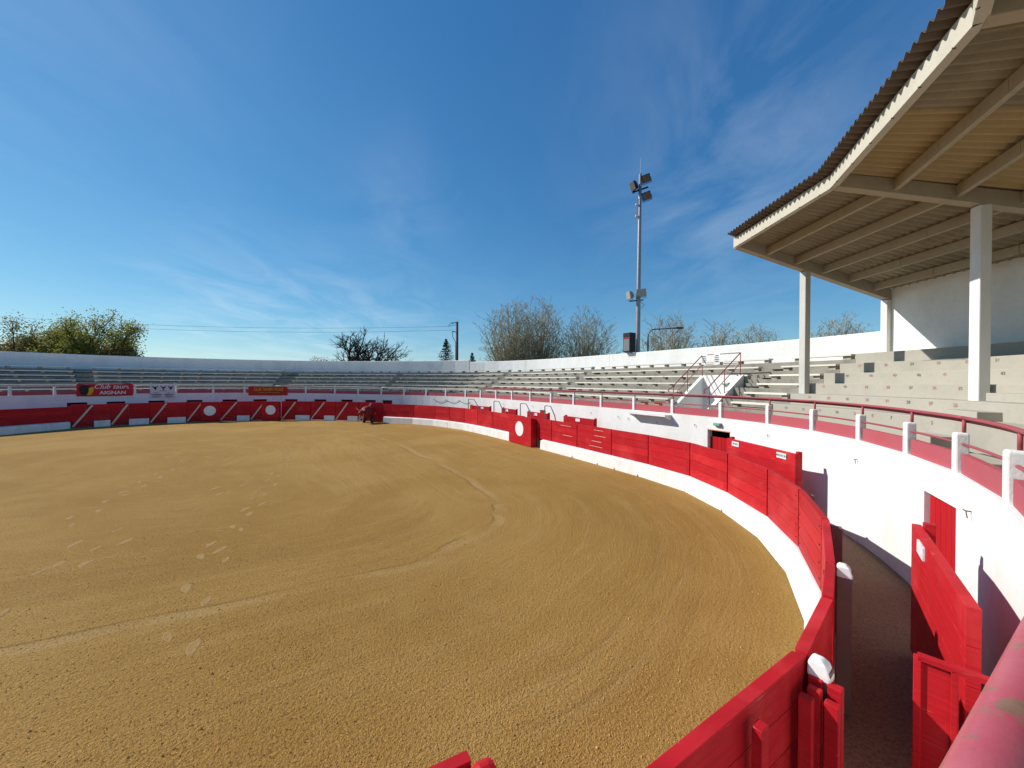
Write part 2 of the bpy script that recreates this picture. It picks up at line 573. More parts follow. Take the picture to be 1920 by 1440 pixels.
def text_mesh(txt, size, extrude=0.002, align='CENTER', shear=0.0, bold=0.0, space=1.0):
    cu = bpy.data.curves.new('lettering', 'FONT')
    cu.body = txt
    cu.size = size
    cu.extrude = extrude
    cu.align_x = align
    cu.align_y = 'CENTER'
    cu.shear = shear
    cu.offset = bold
    cu.space_character = space
    cu.resolution_u = 3
    ob = bpy.data.objects.new('lettering', cu)
    COL.objects.link(ob)
    bpy.context.view_layer.update()
    me = bpy.data.meshes.new_from_object(ob.evaluated_get(bpy.context.evaluated_depsgraph_get()))
    bpy.data.objects.remove(ob)
    bpy.data.curves.remove(cu)
    return me


def place_text(me, mat, parent, pos, xdir, up=(0, 0, 1), name='lettering', sx=1.0):
    """text mesh in the plane of xdir/up, facing xdir x up"""
    x = Vector(xdir).normalized()
    z = Vector(up).normalized()
    nrm = x.cross(z)
    org = Vector(ORG.get(parent.as_pointer(), (0, 0, 0)))
    o = bpy.data.objects.new(name, me)
    if not me.materials:
        me.materials.append(M[mat])
    COL.objects.link(o)
    o.parent = parent
    mt = Matrix(((x.x * sx, z.x, nrm.x, pos[0] - org.x), (x.y * sx, z.y, nrm.y, pos[1] - org.y), (x.z * sx, z.z, nrm.z, pos[2] - org.z), (0, 0, 0, 1)))
    o.matrix_local = mt
    return o


# ================================================================ the ring's plan
ANCH = [(-30, -11), (-20, -8.5), (-12, -5), (-6, -2), (-0.6, 1.15), (2.3, 2.98), (3.65, 4.46), (4.75, 5.85), (5.5, 7.4), (6.0, 9.1),
        (6.1, 11), (5.9, 12.9), (5.1, 14.6), (4.18, 16.3), (3.13, 18.2), (2.05, 20.0), (.96, 21.8), (-.15, 23.6), (-1.3, 25.4),
        (-2.5, 27.2), (-3.7, 28.8), (-5.9, 30.9), (-8.4, 32.5), (-11.6, 33.6), (-15, 34.3), (-19, 34.8), (-24.2, 34.2), (-28.8, 31.9),
        (-31.8, 29.0), (-33.5, 25.5), (-34.3, 20), (-33.5, 12), (-30, 3)]
_A = np.array(ANCH, float)
_o = []
for i in range(len(_A) - 1):
    p0, p1, p2, p3 = _A[max(i - 1, 0)], _A[i], _A[i + 1], _A[min(i + 2, len(_A) - 1)]
    for t_ in np.linspace(0, 1, 24, endpoint=False):
        _o.append(.5 * ((2 * p1) + (-p0 + p2) * t_ + (2 * p0 - 5 * p1 + 4 * p2 - p3) * t_ * t_ + (-p0 + 3 * p1 - 3 * p2 + p3) * t_ ** 3))
_o.append(_A[-1])
_C = np.array(_o)
_s = np.r_[0, np.cumsum(np.hypot(*np.diff(_C, axis=0).T))]
SS = np.linspace(0, _s[-1], int(_s[-1] / .1))
_C = np.c_[np.interp(SS, _s, _C[:, 0]), np.interp(SS, _s, _C[:, 1])]
_k = np.ones(15) / 15
for _ in range(2):
    _P = np.r_[np.repeat(_C[:1], 7, 0), _C, np.repeat(_C[-1:], 7, 0)]
    _C = np.c_[np.convolve(_P[:, 0], _k, 'valid'), np.convolve(_P[:, 1], _k, 'valid')]
_T = np.gradient(_C, axis=0)
for _ in range(3):
    _P = np.r_[np.repeat(_T[:1], 7, 0), _T, np.repeat(_T[-1:], 7, 0)]
    _T = np.c_[np.convolve(_P[:, 0], _k, 'valid'), np.convolve(_P[:, 1], _k, 'valid')]
_T /= np.hypot(*_T.T)[:, None]
S_END = SS[-1]


def woff(s):                      # barrier face to the stand wall
    return float(np.interp(s, [0, 33.5, 36, 38.5, 41, 44, 200], [1.05, 1.05, 1.25, 1.52, 1.75, 2.1, 2.1]))


def wz(s):                        # top of the stand wall
    return float(np.interp(s, [0, 72, 88, 200], [2.3, 2.3, 2.43, 2.43]))


def B(s, r=0.0):                  # offset from the barrier line
    x, y = np.interp(s, SS, _C[:, 0]), np.interp(s, SS, _C[:, 1])
    tx, ty = np.interp(s, SS, _T[:, 0]), np.interp(s, SS, _T[:, 1])
    return Vector((x + ty * r, y - tx * r))


def W(s, r=0.0):                  # offset from the stand wall's face (2.1 = the face)
    return B(s, r - (2.1 - woff(s)))


def TN(s):
    tx, ty = np.interp(s, SS, _T[:, 0]), np.interp(s, SS, _T[:, 1])
    t_ = Vector((tx, ty)).normalized()
    return t_, Vector((t_.y, -t_.x))


def V3(p, z):
    return Vector((p[0], p[1], z))


def srange(a, b_, step=0.5):
    n = max(1, int(round(abs(b_ - a) / step)))
    return [a + (b_ - a) * i / n for i in range(n + 1)]


def strip(slist, profile, fn=W):
    """closed section swept along the ring; profile [(r,z)] or callable(s)"""
    mb = MB()
    rings = []
    for s in slist:
        pr = profile(s) if callable(profile) else profile
        rings.append([V3(fn(s, r), z) for r, z in pr])
    mb.loft(rings)
    return mb


# ================================================================ ground
mb = MB()
mb.add([(-1500, -1500, -0.12), (1500, -1500, -0.12), (1500, 1500, -0.12), (-1500, 1500, -0.12)], [(0, 1, 2, 3)])
tag(mb.build('ground', 'ground'), kind='structure')

ring_s = srange(0, S_END, 0.6)
mid_pt = Vector((-15.5, 13.5))
r_in = [0.02 + .5 * k for k in range(13)]
fr_in = [.08, .18, .3, .45, .6, .8, 1.0]
cols = []
for s in ring_s:
    e = B(s, -r_in[-1])
    col_ = [(B(s, -r), r) for r in r_in] + [(e.lerp(mid_pt, f_), r_in[-1] + f_ * (e - mid_pt).length) for f_ in fr_in]
    cols.append(col_)
nr = len(cols[0])
vs = [(p.x, p.y, 0.0) for c_ in cols for p, r in c_]
uvs = [(ring_s[i], r) for i, c_ in enumerate(cols) for p, r in c_]
fs = [(i * nr + k, i * nr + k + 1, (i + 1) * nr + k + 1, (i + 1) * nr + k) for i in range(len(cols) - 1) for k in range(nr - 1)]
i0, i1 = 0, len(cols) - 1
fs += [(i1 * nr + k, i1 * nr + k + 1, i0 * nr + k + 1, i0 * nr + k) for k in range(nr - 1)]
mb = MB()
mb.add(vs, fs)
sand = mb.build('arena_sand', 'sand', fixn=False)
for p_ in sand.data.polygons:
    if p_.normal.z < 0:
        p_.flip()
uvl = sand.data.uv_layers.new(name='ring')
for lp in sand.data.loops:
    uvl.data[lp.index].uv = uvs[lp.vertex_index]
tag(sand, kind='structure')

mb = MB()
sl = srange(20, 110, 0.6)
rings = [[V3(B(s, -0.02), -0.01), V3(W(s, 2.4), -0.01)] for s in sl]
mb.loft(rings, closed=False)
tag(mb.build('alley_path', 'alley'), kind='structure')

# crumbs of sand near the camera
mb = MB()
rnd = random.Random(3)
for i in range(11000):
    d = 2.6 + 9.5 * rnd.random() ** 1.7
    a = rnd.uniform(-0.95, 0.72)
    x, y = d * math.sin(a) * 1.05, d * math.cos(a)
    rr = rnd.uniform(0.004, 0.014) * (1.0 if rnd.random() < 0.97 else 1.7)
    c0 = B(33.5 + max(0, (d - 2.5)) * 1.25, -0.6)
    if x > c0.x - 0.3 or y < 2.4 + 0.35 * x:
        continue
    q = [(x + rr * rnd.uniform(.6, 1.2), y, 0.0), (x - rr * .6, y + rr * rnd.uniform(.6, 1), 0.0), (x - rr * .5, y - rr * rnd.uniform(.6, 1), 0.0), (x + rnd.uniform(-.3, .3) * rr, y, rr * rnd.uniform(.7, 1.2))]
    mb.add(q, [(0, 1, 3), (1, 2, 3), (2, 0, 3)])
tag(mb.build('sand_crumbs', 'pebble'), 'small crumbs of sand and grit scattered over the near arena floor', 'grit', kind='stuff')

# trampled footprints
mb = MB()


def footprint(x, y, ang, L=0.12, Wd=0.045):
    js = [1 + rnd.uniform(-.16, .16) for _ in range(12)]
    o_ = len(mb.v)
    for sc2, z_ in ((1.35, 0.001), (1.0, 0.0055), (.72, 0.0022)):
        for k in range(12):
            a = 2 * math.pi * k / 12
            px, py = L * math.cos(a) * js[k] * sc2, Wd * math.sin(a) * js[k] * sc2 * (1.15 if math.cos(a) > 0 else .85)
            mb.v.append((x + px * math.cos(ang) - py * math.sin(ang), y + px * math.sin(ang) + py * math.cos(ang), z_))
    for i_ in range(2):
        for k in range(12):
            k2 = (k + 1) % 12
            mb.f.append((o_ + i_ * 12 + k, o_ + i_ * 12 + k2, o_ + (i_ + 1) * 12 + k2, o_ + (i_ + 1) * 12 + k))
    mb.f.append(tuple(o_ + 24 + k for k in range(12)))


def trail(p0, p1, n, spread=0.14, jitter=0.10):
    a0, a1 = Vector(p0), Vector(p1)
    d = (a1 - a0)
    ang = math.atan2(d.y, d.x)
    nrm = Vector((-d.y, d.x)).normalized()
    for i in range(n):
        p = a0 + d * (i / max(1, n - 1)) + nrm * (spread * (1 if i % 2 else -1) + rnd.uniform(-jitter, jitter)) + d.normalized() * rnd.uniform(-jitter, jitter) * 2
        sc_ = rnd.uniform(0.8, 1.25)
        footprint(p.x, p.y, ang + rnd.uniform(-.35, .35), 0.12 * sc_, 0.045 * sc_)


trail((-4.3, 4.9), (-6.2, 8.0), 6)
trail((-6.2, 8.0), (-9.5, 16.0), 16)
trail((-9.5, 16.0), (-12.5, 21.5), 13)
trail((-11.0, 9.4), (-14.5, 17.0), 14)
trail((-14.5, 17.0), (-15.0, 24), 12)
trail((-9.0, 9.0), (-9.4, 13.6), 8, 0.3, 0.3)
trail((-8.2, 5.2), (-9.0, 8.5), 8, 0.4, 0.35)
for k in range(26):
    footprint(rnd.uniform(-20, -3), rnd.uniform(9, 27), rnd.uniform(0, 3.1), rnd.uniform(.05, .13), rnd.uniform(.02, .04))
tag(mb.build('footprints', 'scuff'), 'pale trampled footprints crossing the sand on the left', 'footprints', kind='stuff')

# ================================================================ barrier (barrera)
BAR = thing('barrier_fence', V3(B(40), 0), 'red wooden barrier fence with white plinth curving round the sand', 'fence')
J = [20.0, 24.0, 28.3, 31.3, 35.25, 36.35, 37.25, 39.0, 40.75, 42.5, 44.45, 46.35, 48.3, 50.28, 52.58, 54.59]
J2 = [58.69, 60.9, 63.0, 64.9, 66.81, 68.61, 71.01, 74.3]
HB = 1.6


def panel(sa, sb, z0=0.5, z1=HB, nboard=4, gap=0.028, parent=None, r0=0.0, th=0.085, mat='red', fn=B, name='panel'):
    pa, pb = fn(sa, r0), fn(sb, r0)
    qa, qb = fn(sa, r0 + th), fn(sb, r0 + th)
    L = (pb - pa).length
    g = gap / L
    parent = parent or BAR
    A0, A1 = pa.lerp(pb, g), pa.lerp(pb, 1 - g)
    C0, C1 = qa.lerp(qb, g), qa.lerp(qb, 1 - g)
    core = MB().plan([A0.lerp(C0, .22), A1.lerp(C1, .22), A1.lerp(C1, .8), A0.lerp(C0, .8)], z0 + 0.004, z1 - 0.01).build(name, mat, parent)
    hh = (z1 - z0) / nboard
    for k in range(nboard):
        dz = 0.0035
        j = rnd.uniform(-.002, .002)
        t_, n = TN((sa + sb) / 2)
        off_ = n * j
        MB().plan([A0 + off_, A1 + off_, C1 + off_, C0 + off_], z0 + k * hh + dz, z0 + (k + 1) * hh - dz).build('board', mat, core, bevel=0.004 if sb < 47 else 0)
    if nboard == 4 and fn is B and 35 < sa < 46.5 and z0 > .2:
        d_ = (pb - pa).normalized()
        nn = Vector((d_.y, -d_.x))
        for k in range(4):
            for u_ in (.07, .93):
                q_ = pa.lerp(pb, u_) - nn * .006
                MB().box(V3(q_, z0 + (k + .5) * hh + rnd.uniform(-.03, .03)), V3(d_, 0), V3(nn, 0), (0, 0, 1), .012, .008, .012).build('bolt', 'rust', core)
    return core


def post(s, cap=None, h=HB - 0.05):
    cap = (abs(s - 35.25) < .1 or abs(s - 37.25) < .1) if cap is None else cap
    h = HB if cap else h
    t_, n = TN(s)
    p = B(s, 0.165)
    o = MB().box(V3(p, h / 2 - 0.02), V3(t_, 0), V3(n, 0), (0, 0, 1), 0.05, 0.065, h / 2 - 0.02).build('post', 'oldconcrete', BAR, bevel=0.008)
    if cap:
        mb = MB()
        rg = []
        for (w, n0, n1, z) in ((.052, -.067, .067, h - .12), (.055, -.07, .068, h - .08), (.052, -.066, .045, h - .01), (.036, -.045, .01, h + .02)):
            rg.append([V3(p + t_ * a + n * b_, z) for a, b_ in ((-w, n0), (w, n0), (w, n1), (-w, n1))])
        mb.loft(rg)
        mb.build('cap', 'whitepaint', o, bevel=0.012)
    # red face strip behind the joint
    MB().box(V3(B(s, 0.05), (0.5 + HB) / 2 - 0.01), V3(t_, 0), V3(n, 0), (0, 0, 1), 0.05, 0.028, (HB - 0.5) / 2).build('joint_strip', 'red', BAR)
    return o


def plinth(sa, sb, name='plinth'):
    sl = [sa] + [x for x in J + J2 if sa + .01 < x < sb - .01] + [sb]
    strip(sl, [(-0.20, -0.04), (-0.17, 0.455), (-0.03, 0.50), (0.09, 0.497), (0.09, -0.04)], B).build(name, 'whiteplinth', BAR, bevel=0.012)


for a, b_ in zip(J[:-1], J[1:]):
    panel(a, b_)
for a, b_ in zip(J2[:-1], J2[1:]):
    panel(a, b_)
for s in J[1:]:
    if abs(s - 36.35) > .01:
        post(s)
for s in J2:
    post(s)
# panels set back behind the shelter's opening
panel(54.59, 56.1)
panel(57.3, 58.69)
post(56.1); post(57.3)
plinth(20, 35.2)
plinth(35.27, 46.35)
plinth(46.36, 55.35)
plinth(58.3, 66.8)
plinth(66.82, 74.05)
# weeds/mud nicks at the plinth's foot
for s in (42.0, 42.8, 44.4, 45.2, 46.9, 48.6, 49.9, 50.9, 52.6, 61.3, 63.8, 65.0, 69.0, 71.9):
    p = B(s + rnd.uniform(-.1, .1), -0.215)
    t_, n = TN(s)
    hgt = rnd.uniform(.06, .13)
    mb = MB()
    mb.add([V3(p - t_ * .03, 0), V3(p + t_ * .035, 0), V3(p + n * .03, 0), V3(p + t_ * .008, hgt)], [(0, 1, 3), (1, 2, 3), (2, 0, 3)])
    mb.build('plinth_spike', 'rust', BAR)

# thin light scratches where boards are sprung on some panels
for (sa, sb, zs) in ((50.45, 52.3, (0.72, 0.95, 1.2, 1.45)), (52.8, 54.3, (0.95, 1.42)), (46.6, 48.0, (0.78,)), (71.3, 73.6, (1.36,))):
    for z in zs:
        a = sa + rnd.uniform(0.0, .5)
        e = min(sb, a + rnd.uniform(.5, .9))
        q = [B(a, -0.012), B(e, -0.012), B(e, 0.0), B(a, 0.0)]
        MB().plan(q, z, z + .014).build('sprung_strip', 'creambrace', BAR)

# near end of the barrier: the corridor side battens and doubled gate post
for s in (32.5, 33.55, 34.4):
    t_, n = TN(s)
    p = B(s, 0.115)
    MB().box(V3(p, 0.78), V3(t_, 0), V3(n, 0), (0, 0, 1), 0.045, 0.03, 0.76).build('batten', 'red', BAR, bevel=0.006)
for k, (ds, rr, w, zt) in enumerate(((0.00, 0.15, .03, 1.50), (-.10, 0.17, .028, 1.48), (.09, 0.19, .03, 1.52), (-.20, 0.15, .03, 1.46), (.0, .26, .035, 1.50), (-.12, .27, .03, 1.45))):
    t_, n = TN(35.2 + ds)
    p = B(35.2 + ds, rr)
    MB().box(V3(p, zt / 2), V3(t_, 0), V3(n, 0), (0, 0, 1), w, 0.04, zt / 2).build('gate_channel', 'red', BAR, bevel=0.006)
# small foot step on the alley side
t_, n = TN(40.3)
MB().bar(V3(B(39.6, .30), .45), V3(B(40.5, .30), .45), .16, .05).build('step_board', 'red', BAR)
MB().plan([B(40.4, .22), B(40.5, .22), B(40.5, .38), B(40.4, .38)], 0, .42).build('step_leg', 'oldconcrete', BAR)
MB().plan([B(39.6, .22), B(39.7, .22), B(39.7, .38), B(39.6, .38)], 0, .42).build('step_leg', 'oldconcrete', BAR)

# ---- far bullpen gates with white braces
GX = [97.65, 96.55, 95.65, 94.65, 93.45, 92.35, 91.14, 90.04, 88.84, 87.54, 86.54, 85.33, 83.93, 82.63, 81.33, 79.93, 78.92, 77.62, 76.62, 75.32, 74.3]
kinds = 'GPGPGPGDGPGDGPGPGPGX'
gate_where = ['beside the long plain panel at the left', 'below the left end of the red bull banner', 'below the right end of the red bull banner',
              'left of the left white disc', 'right of the left white disc', 'left of the right white disc', 'right of the right white disc',
              'second to the right of the right white disc', 'third to the right of the right white disc', 'behind the red training bull cart']
HG = 1.72
gi = 0


def disc(c, t_, n, rx, rz, mat, parent, name='disc', th=0.012, N=36):
    mb = MB()
    f_ = [Vector(c) + V3(t_, 0) * (rx * math.cos(2 * math.pi * k / N)) + Vector((0, 0, rz * math.sin(2 * math.pi * k / N))) for k in range(N)]
    bk = [p + V3(n, 0) * th for p in f_]
    mb.loft([bk, f_])
    return mb.build(name, mat, parent)


def shelter(s0, s1, r, label, h=HG):
    """burladero: free standing board screen with a white disc, in front of an opening"""
    sm_ = (s0 + s1) / 2
    sh = thing('shelter_screen', V3(B(sm_, r), 0), label, 'shelter', 'shelter screens with a white disc')
    pa, pb = B(s0, r), B(s1, r)
    qa, qb = B(s0, r + .09), B(s1, r + .09)
    nb = 5
    for k in range(nb):
        z0, z1 = 0.03 + (h - .03) * k / nb + .003, 0.03 + (h - .03) * (k + 1) / nb - .003
        MB().plan([pa, pb, qb, qa], z0, z1).build('board', 'red', sh)
    t_, n = TN(sm_)
    d_ = (pb - pa).normalized()
    nn = Vector((d_.y, -d_.x))
    for q in (pa.lerp(pb, 0.02), pa.lerp(pb, 0.98)):
        MB().box(V3(q + nn * .16, h / 2 - .02), V3(d_, 0), V3(nn, 0), (0, 0, 1), .055, .075, h / 2 - .03).build('post', 'red', sh, bevel=0.01)
    disc(V3(pa.lerp(pb, .5) - nn * .014, h * .56), d_, nn, .42, .42, 'whitepaint', sh)
    return sh


for k, kd in enumerate(kinds):
    sb, sa = GX[k], GX[k + 1]
    if kd == 'P':
        panel(sa, sb, 0.0, HG, 4, 0.003)
        strip([sa + .02, sb - .02], [(-0.16, -0.03), (-0.15, 0.46), (-0.002, 0.47), (-0.002, -0.03)], B).build('plinth', 'whiteplinth', BAR)
    elif kd in 'GX':
        if kd == 'X':
            panel(sa, sb, 0.0, HG, 4, 0.003)
            continue
        g = thing('bullpen_gate', V3(B((sa + sb) / 2, .1), 0), 'red board gate with pale diagonal brace ' + gate_where[gi], 'gate', 'braced bullpen gates')
        gi += 1
        L = (B(sb) - B(sa)).length
        for q in range(4):
            pa, pb = B(sa, .06), B(sb, .06)
            qa, qb = B(sa, .13), B(sb, .13)
            MB().plan([pa.lerp(pb, .002), pa.lerp(pb, .998), qa.lerp(qb, .998), qa.lerp(qb, .002)], .06 + q * .415 + .003, .06 + (q + 1) * .415 - .003).build('board', 'red', g)
        lo, hi = B(sb - .06, .02), B(sa + .06, .02)
        MB().bar(V3(lo, .10), V3(hi, 1.64), .05, .11, up=(0, 0, 1)).build('brace', 'creambrace', g)
        for hz in (.35, 1.35):
            MB().bar(V3(B(sa + .03, .045), hz), V3(B(sa + .4, .045), hz), .015, .05).build('hinge', 'rust', g)
    else:
        panel(sa + .05, sb - .05, 0.0, HG - .1, 4, 0.3)
        shelter(sa - .05, sb + .05, -0.45, 'red shelter screen with white disc below the ' + ('stretch right of the white banner' if k < 9 else 'orange lettered banner'))
panel(97.66, 101.5, 0.5, HB, 4)
panel(101.5, 105.5, 0.5, HB, 4)
panel(105.5, 110, 0.5, HB, 4)
plinth(97.75, 110)
for s in (97.7, 101.5, 105.5):
    post(s)

SH = shelter(56.0, 58.35, -0.34, 'red shelter screen with white disc in the sunlit stretch of fence', 1.62)
# end return of this shelter
MB().plan([B(55.98, -.36), B(56.06, -.36), B(56.06, -.02), B(55.98, -.02)], 0.02, 1.55).build('side_board', 'red', SH, bevel=.02)

# near shelter whose rounded end shows at the bottom of the view
p_end, d_ = Vector((-0.10, 2.09)), Vector((-0.89, -0.455)).normalized()
nn = Vector((-d_.y, d_.x)) * -1
NS = thing('shelter_screen', V3(p_end, 0), 'red shelter screen cut by the bottom edge below the camera', 'shelter', 'shelter screens with a white disc')
for k in range(5):
    q0, q1 = p_end + d_ * .12, p_end + d_ * 1.7
    MB().plan([q0, q1, q1 + nn * .07, q0 + nn * .07], .03 + k * .31 + .003, .03 + (k + 1) * .31 - .003).build('board', 'red', NS, bevel=.004)
MB().plan([p_end, p_end + d_ * .14, p_end + d_ * .14 + nn * -.11, p_end + nn * -.11], 0, 1.585).build('post', 'red', NS, bevel=0.045)

# ================================================================ stand wall
WALL = thing('stand_wall', V3(W(50, 2.1), 0), 'white plastered wall of the stand behind the alley', 'wall')
DO = [(39.76, 40.66, 1.80), (46.75, 47.5, 1.84)]
FAR_O = [(96.65, 97.55), (94.85, 95.75), (92.75, 93.65), (90.44, 91.44), (88.14, 89.14), (86.04, 87.04), (83.53, 84.63), (81.03, 82.13), (78.52, 79.73), (76.22, 77.32), (74.62, 75.62)]
DO += [(a, b_, 1.80) for a, b_ in reversed(FAR_O)]
W0, W1 = 26.0, 110.0
cur = W0
DO.sort()


def wallseg(a, b_, zlo=-0.05):
    strip(srange(a, b_, 0.6), lambda s: [(2.1, zlo), (2.1, wz(s)), (2.34, wz(s)), (2.34, zlo)]).build('wall_section', 'white', WALL)


for (a, b_, zt) in DO:
    wallseg(cur, a)
    wallseg(a, b_, zt)
    far = a > 70
    # jambs and the dark room behind
    mb = MB()
    dep = 3.1
    p = [W(a - .02, 2.335), W(b_ + .02, 2.335), W(b_ + .02, dep), W(a - .02, dep)]
    mb.plan([W(a - .06, dep), W(b_ + .06, dep), W(b_ + .06, dep + .05), W(a - .06, dep + .05)], 0, 2.1)
    mb.plan([W(a - .07, 2.345), W(a - .005, 2.345), W(a - .005, dep), W(a - .07, dep)], 0, 2.1)
    mb.plan([W(b_ + .005, 2.345), W(b_ + .07, 2.345), W(b_ + .07, dep), W(b_ + .005, dep)], 0, 2.1)
    mb.plan([W(a - .06, 2.345), W(b_ + .06, 2.345), W(b_ + .06, dep), W(a - .06, dep)], zt + .01, zt + .08)
    mb.build('door_recess', 'dark', WALL)
    # door leaf of upright boards
    if far:
        leaf, nb, r_, zt2 = 'door', 3, 2.42, zt - .13
    else:
        leaf, nb, r_, zt2 = 'door', 6, 2.24 if a > 44 else 2.17, (zt - .28) if a > 44 else zt - .04
    d = MB().plan([W(a + .01, r_ + .03), W(b_ - .01, r_ + .03), W(b_ - .01, r_ + .06), W(a + .01, r_ + .06)], .02, zt2 - .01).build(leaf, 'reddoor', WALL)
    for k in range(nb):
        s0, s1 = a + .012 + (b_ - a - .024) * k / nb, a + .012 + (b_ - a - .024) * (k + 1) / nb
        s0 += .003; s1 -= .003
        MB().plan([W(s0, r_), W(s1, r_), W(s1, r_ + .028), W(s0, r_ + .028)], .02, zt2).build('board', 'reddoor', d, bevel=.003 if not far else 0)
    if not far and a > 44:
        MB().plan([W(a - .02, 2.092), W(b_ + .02, 2.092), W(b_ + .02, 2.2), W(a - .02, 2.2)], zt - .035, zt + .012).build('lintel', 'terracotta', WALL, bevel=.02)
    cur = b_
wallseg(cur, W1)

# parapet: posts, faded red infill
POSTS = [36.6, 38.3, 39.9, 41.3, 42.75, 44.2, 45.6, 47.1, 49.0, 51.1, 53.25, 55.4, 57.5, 59.7, 61.9, 63.9, 65.7, 67.4, 69.5, 71.4, 73.5, 75.7, 78.0, 80.3, 82.85, 85.4, 87.65, 89.75, 92.1, 94.35, 96.25, 98.05, 99.8, 101.7, 103.6, 105.5]
for s in POSTS:
    t_, n = TN(s)
    p = W(s, 2.2)
    z0 = wz(s)
    mb = MB()
    rg = []
    for (w, z) in ((.064, z0 - .16), (.064, z0 + .55), (.056, z0 + .585)):
        rg.append([V3(p + t_ * a + n * c_, z) for a, c_ in ((-w, -w - .02), (w, -w - .02), (w, w), (-w, w))])
    mb.loft(rg)
    mb.build('parapet_post', 'white', WALL, bevel=0.02 if s < 62 else 0)
for a, b_ in zip(POSTS[:-1], POSTS[1:]):
    z0 = wz((a + b_) / 2)
    MB().plan([W(a + .09, 2.165), W(b_ - .09, 2.165), W(b_ - .09, 2.245), W(a + .09, 2.245)], z0 - .05, z0 + .285).build('parapet_panel', 'faded', WALL)
    # thin ragged render joint along the top of the wall
# ---- handrail
RAIL = thing('handrail', V3(W(45, 2.2), 2.9), 'dull red double tube handrail running along the stand wall', 'railing')


def railpts(a, b_, r, dz, step=0.5):
    return [V3(W(s, r), wz(s) + dz) for s in srange(a, b_, step)]


MB().tube(railpts(27, 35.9, 2.242, .795, .3), .038, 16).build('top_rail', 'railrust', RAIL, smooth=True)
segs = [35.9, 39.9, 44.2, 49.0, 53.25, 57.5, 61.9, 65.7]
for a, b_ in zip(segs[:-1], segs[1:]):
    MB().tube(railpts(a, b_, 2.215, .80, .35), .027, 10).build('top_rail', 'railred', RAIL, smooth=True)
    MB().tube(railpts(a, b_, 2.30, .745, .35), .024, 10).build('second_rail', 'railred', RAIL, smooth=True)
    MB().tube(railpts(a, b_, 2.2, .42, .35), .020, 8).build('mid_rail', 'railred', RAIL, smooth=True)
for s in [x for x in POSTS if x < 66]:
    MB().tube([V3(W(s, 2.225), wz(s) + .58), V3(W(s, 2.225), wz(s) + .80)], .022, 8).build('stanchion', 'railred', RAIL, smooth=True)
# pale rail of the shaded side
RAIL2 = thing('handrail', V3(W(85, 2.2), 2.9), 'pale grey handrail above the shaded far wall', 'railing')
for a, b_ in zip([65.75, 75.7, 85.4, 94.35], [75.7, 85.4, 94.35, 108]):
    MB().tube(railpts(a, b_, 2.2, .66, .5), .034, 8).build('top_rail', 'creambrace', RAIL2, smooth=True)

# wall shelf over the alley
SHF = thing('wall_shelf', V3(W(50, 2.1), 2.15), 'white concrete box shelf jutting from the stand wall', 'shelf')
sl = srange(49.0, 51.0, .5)
strip(sl, [(2.098, 2.16), (2.098, 2.24), (1.72, 2.24), (1.72, 2.16)]).build('slab', 'white', SHF)
for s in (49.05, 50.95):
    MB().plan([W(s - .04, 1.78), W(s + .04, 1.78), W(s + .04, 2.095), W(s - .04, 2.095)], (2.12, 2.12, 1.98, 1.98), 2.157).build('bracket', 'white', SHF)

# iron hooks in the wall
hook_s = [(39.3, 1.9, 'right of the near red door'), (42.7, 1.86, 'left of the near red door'), (45.5, 1.95, 'above the left end of the named alley screen'), (47.95, 1.95, 'left of the half open doorway'),
          (49.7, 1.87, 'under the right end of the wall shelf'), (51.35, 1.9, 'under the left end of the wall shelf'), (52.0, 1.93, 'second to the left of the wall shelf'), (53.9, 1.97, 'third to the left of the wall shelf'),
          (59.3, 2.0, 'above the sunlit shelter screen'), (60.9, 1.98, 'between the tube hoops'), (62.8, 1.96, 'left of the tube hoops'), (68.0, 2.0, 'at the right end of the sagging cable'), (69.4, 2.0, 'on the sagging cable'), (70.6, 2.0, 'at the left end of the sagging cable'),
          (84.9, 2.05, 'below the orange lettered banner'), (89.9, 2.1, 'right of the white banner'), (94.2, 2.05, 'below the red bull banner')]
for s, z, w_ in hook_s:
    hk = thing('wall_hook', V3(W(s, 2.1), z), 'small iron hook in the white wall ' + w_, 'hook', 'iron hooks in the stand wall')
    t_, n = TN(s)
    MB().tube([V3(W(s, 2.12), z), V3(W(s, 2.04), z + .003), V3(W(s, 2.02), z + .02)], .009, 6).build('pin', 'rust', hk)
    MB().tube([V3(W(s, 2.045), z), V3(W(s, 2.05) - t_ * .01, z - .06), V3(W(s, 2.055) - t_ * .012, z - .09)], .007, 6).build('ring', 'rust', hk)
CAB = MB()
cabp = []
for a, b_ in ((70.6, 69.4), (69.4, 68.0), (68.0, 66.6)):
    for k in range(8):
        u = k / 8
        cabp.append(V3(W(a + (b_ - a) * u, 2.06), 1.99 - .22 * math.sin(math.pi * u)))
CAB.tube(cabp, .012, 5)
tag(CAB.build('sagging_cable', 'wire'), 'thin sagging cable hung on the white wall at the far bend', 'cable')

# small shuttered hatch low in the wall near the hoops
hx = thing('wall_hatch', V3(W(58.2, 2.1), 1.5), 'small dark red hatch in the white wall right of the hoops', 'hatch')
MB().plan([W(58.0, 2.07), W(58.5, 2.07), W(58.5, 2.098), W(58.0, 2.098)], 1.50, 1.78).build('shutter', 'reddoor', hx)
for z0, z1 in ((1.47, 1.50), (1.78, 1.81)):
    MB().plan([W(57.97, 2.055), W(58.53, 2.055), W(58.53, 2.098), W(57.97, 2.098)], z0, z1).build('frame', 'dark', hx)

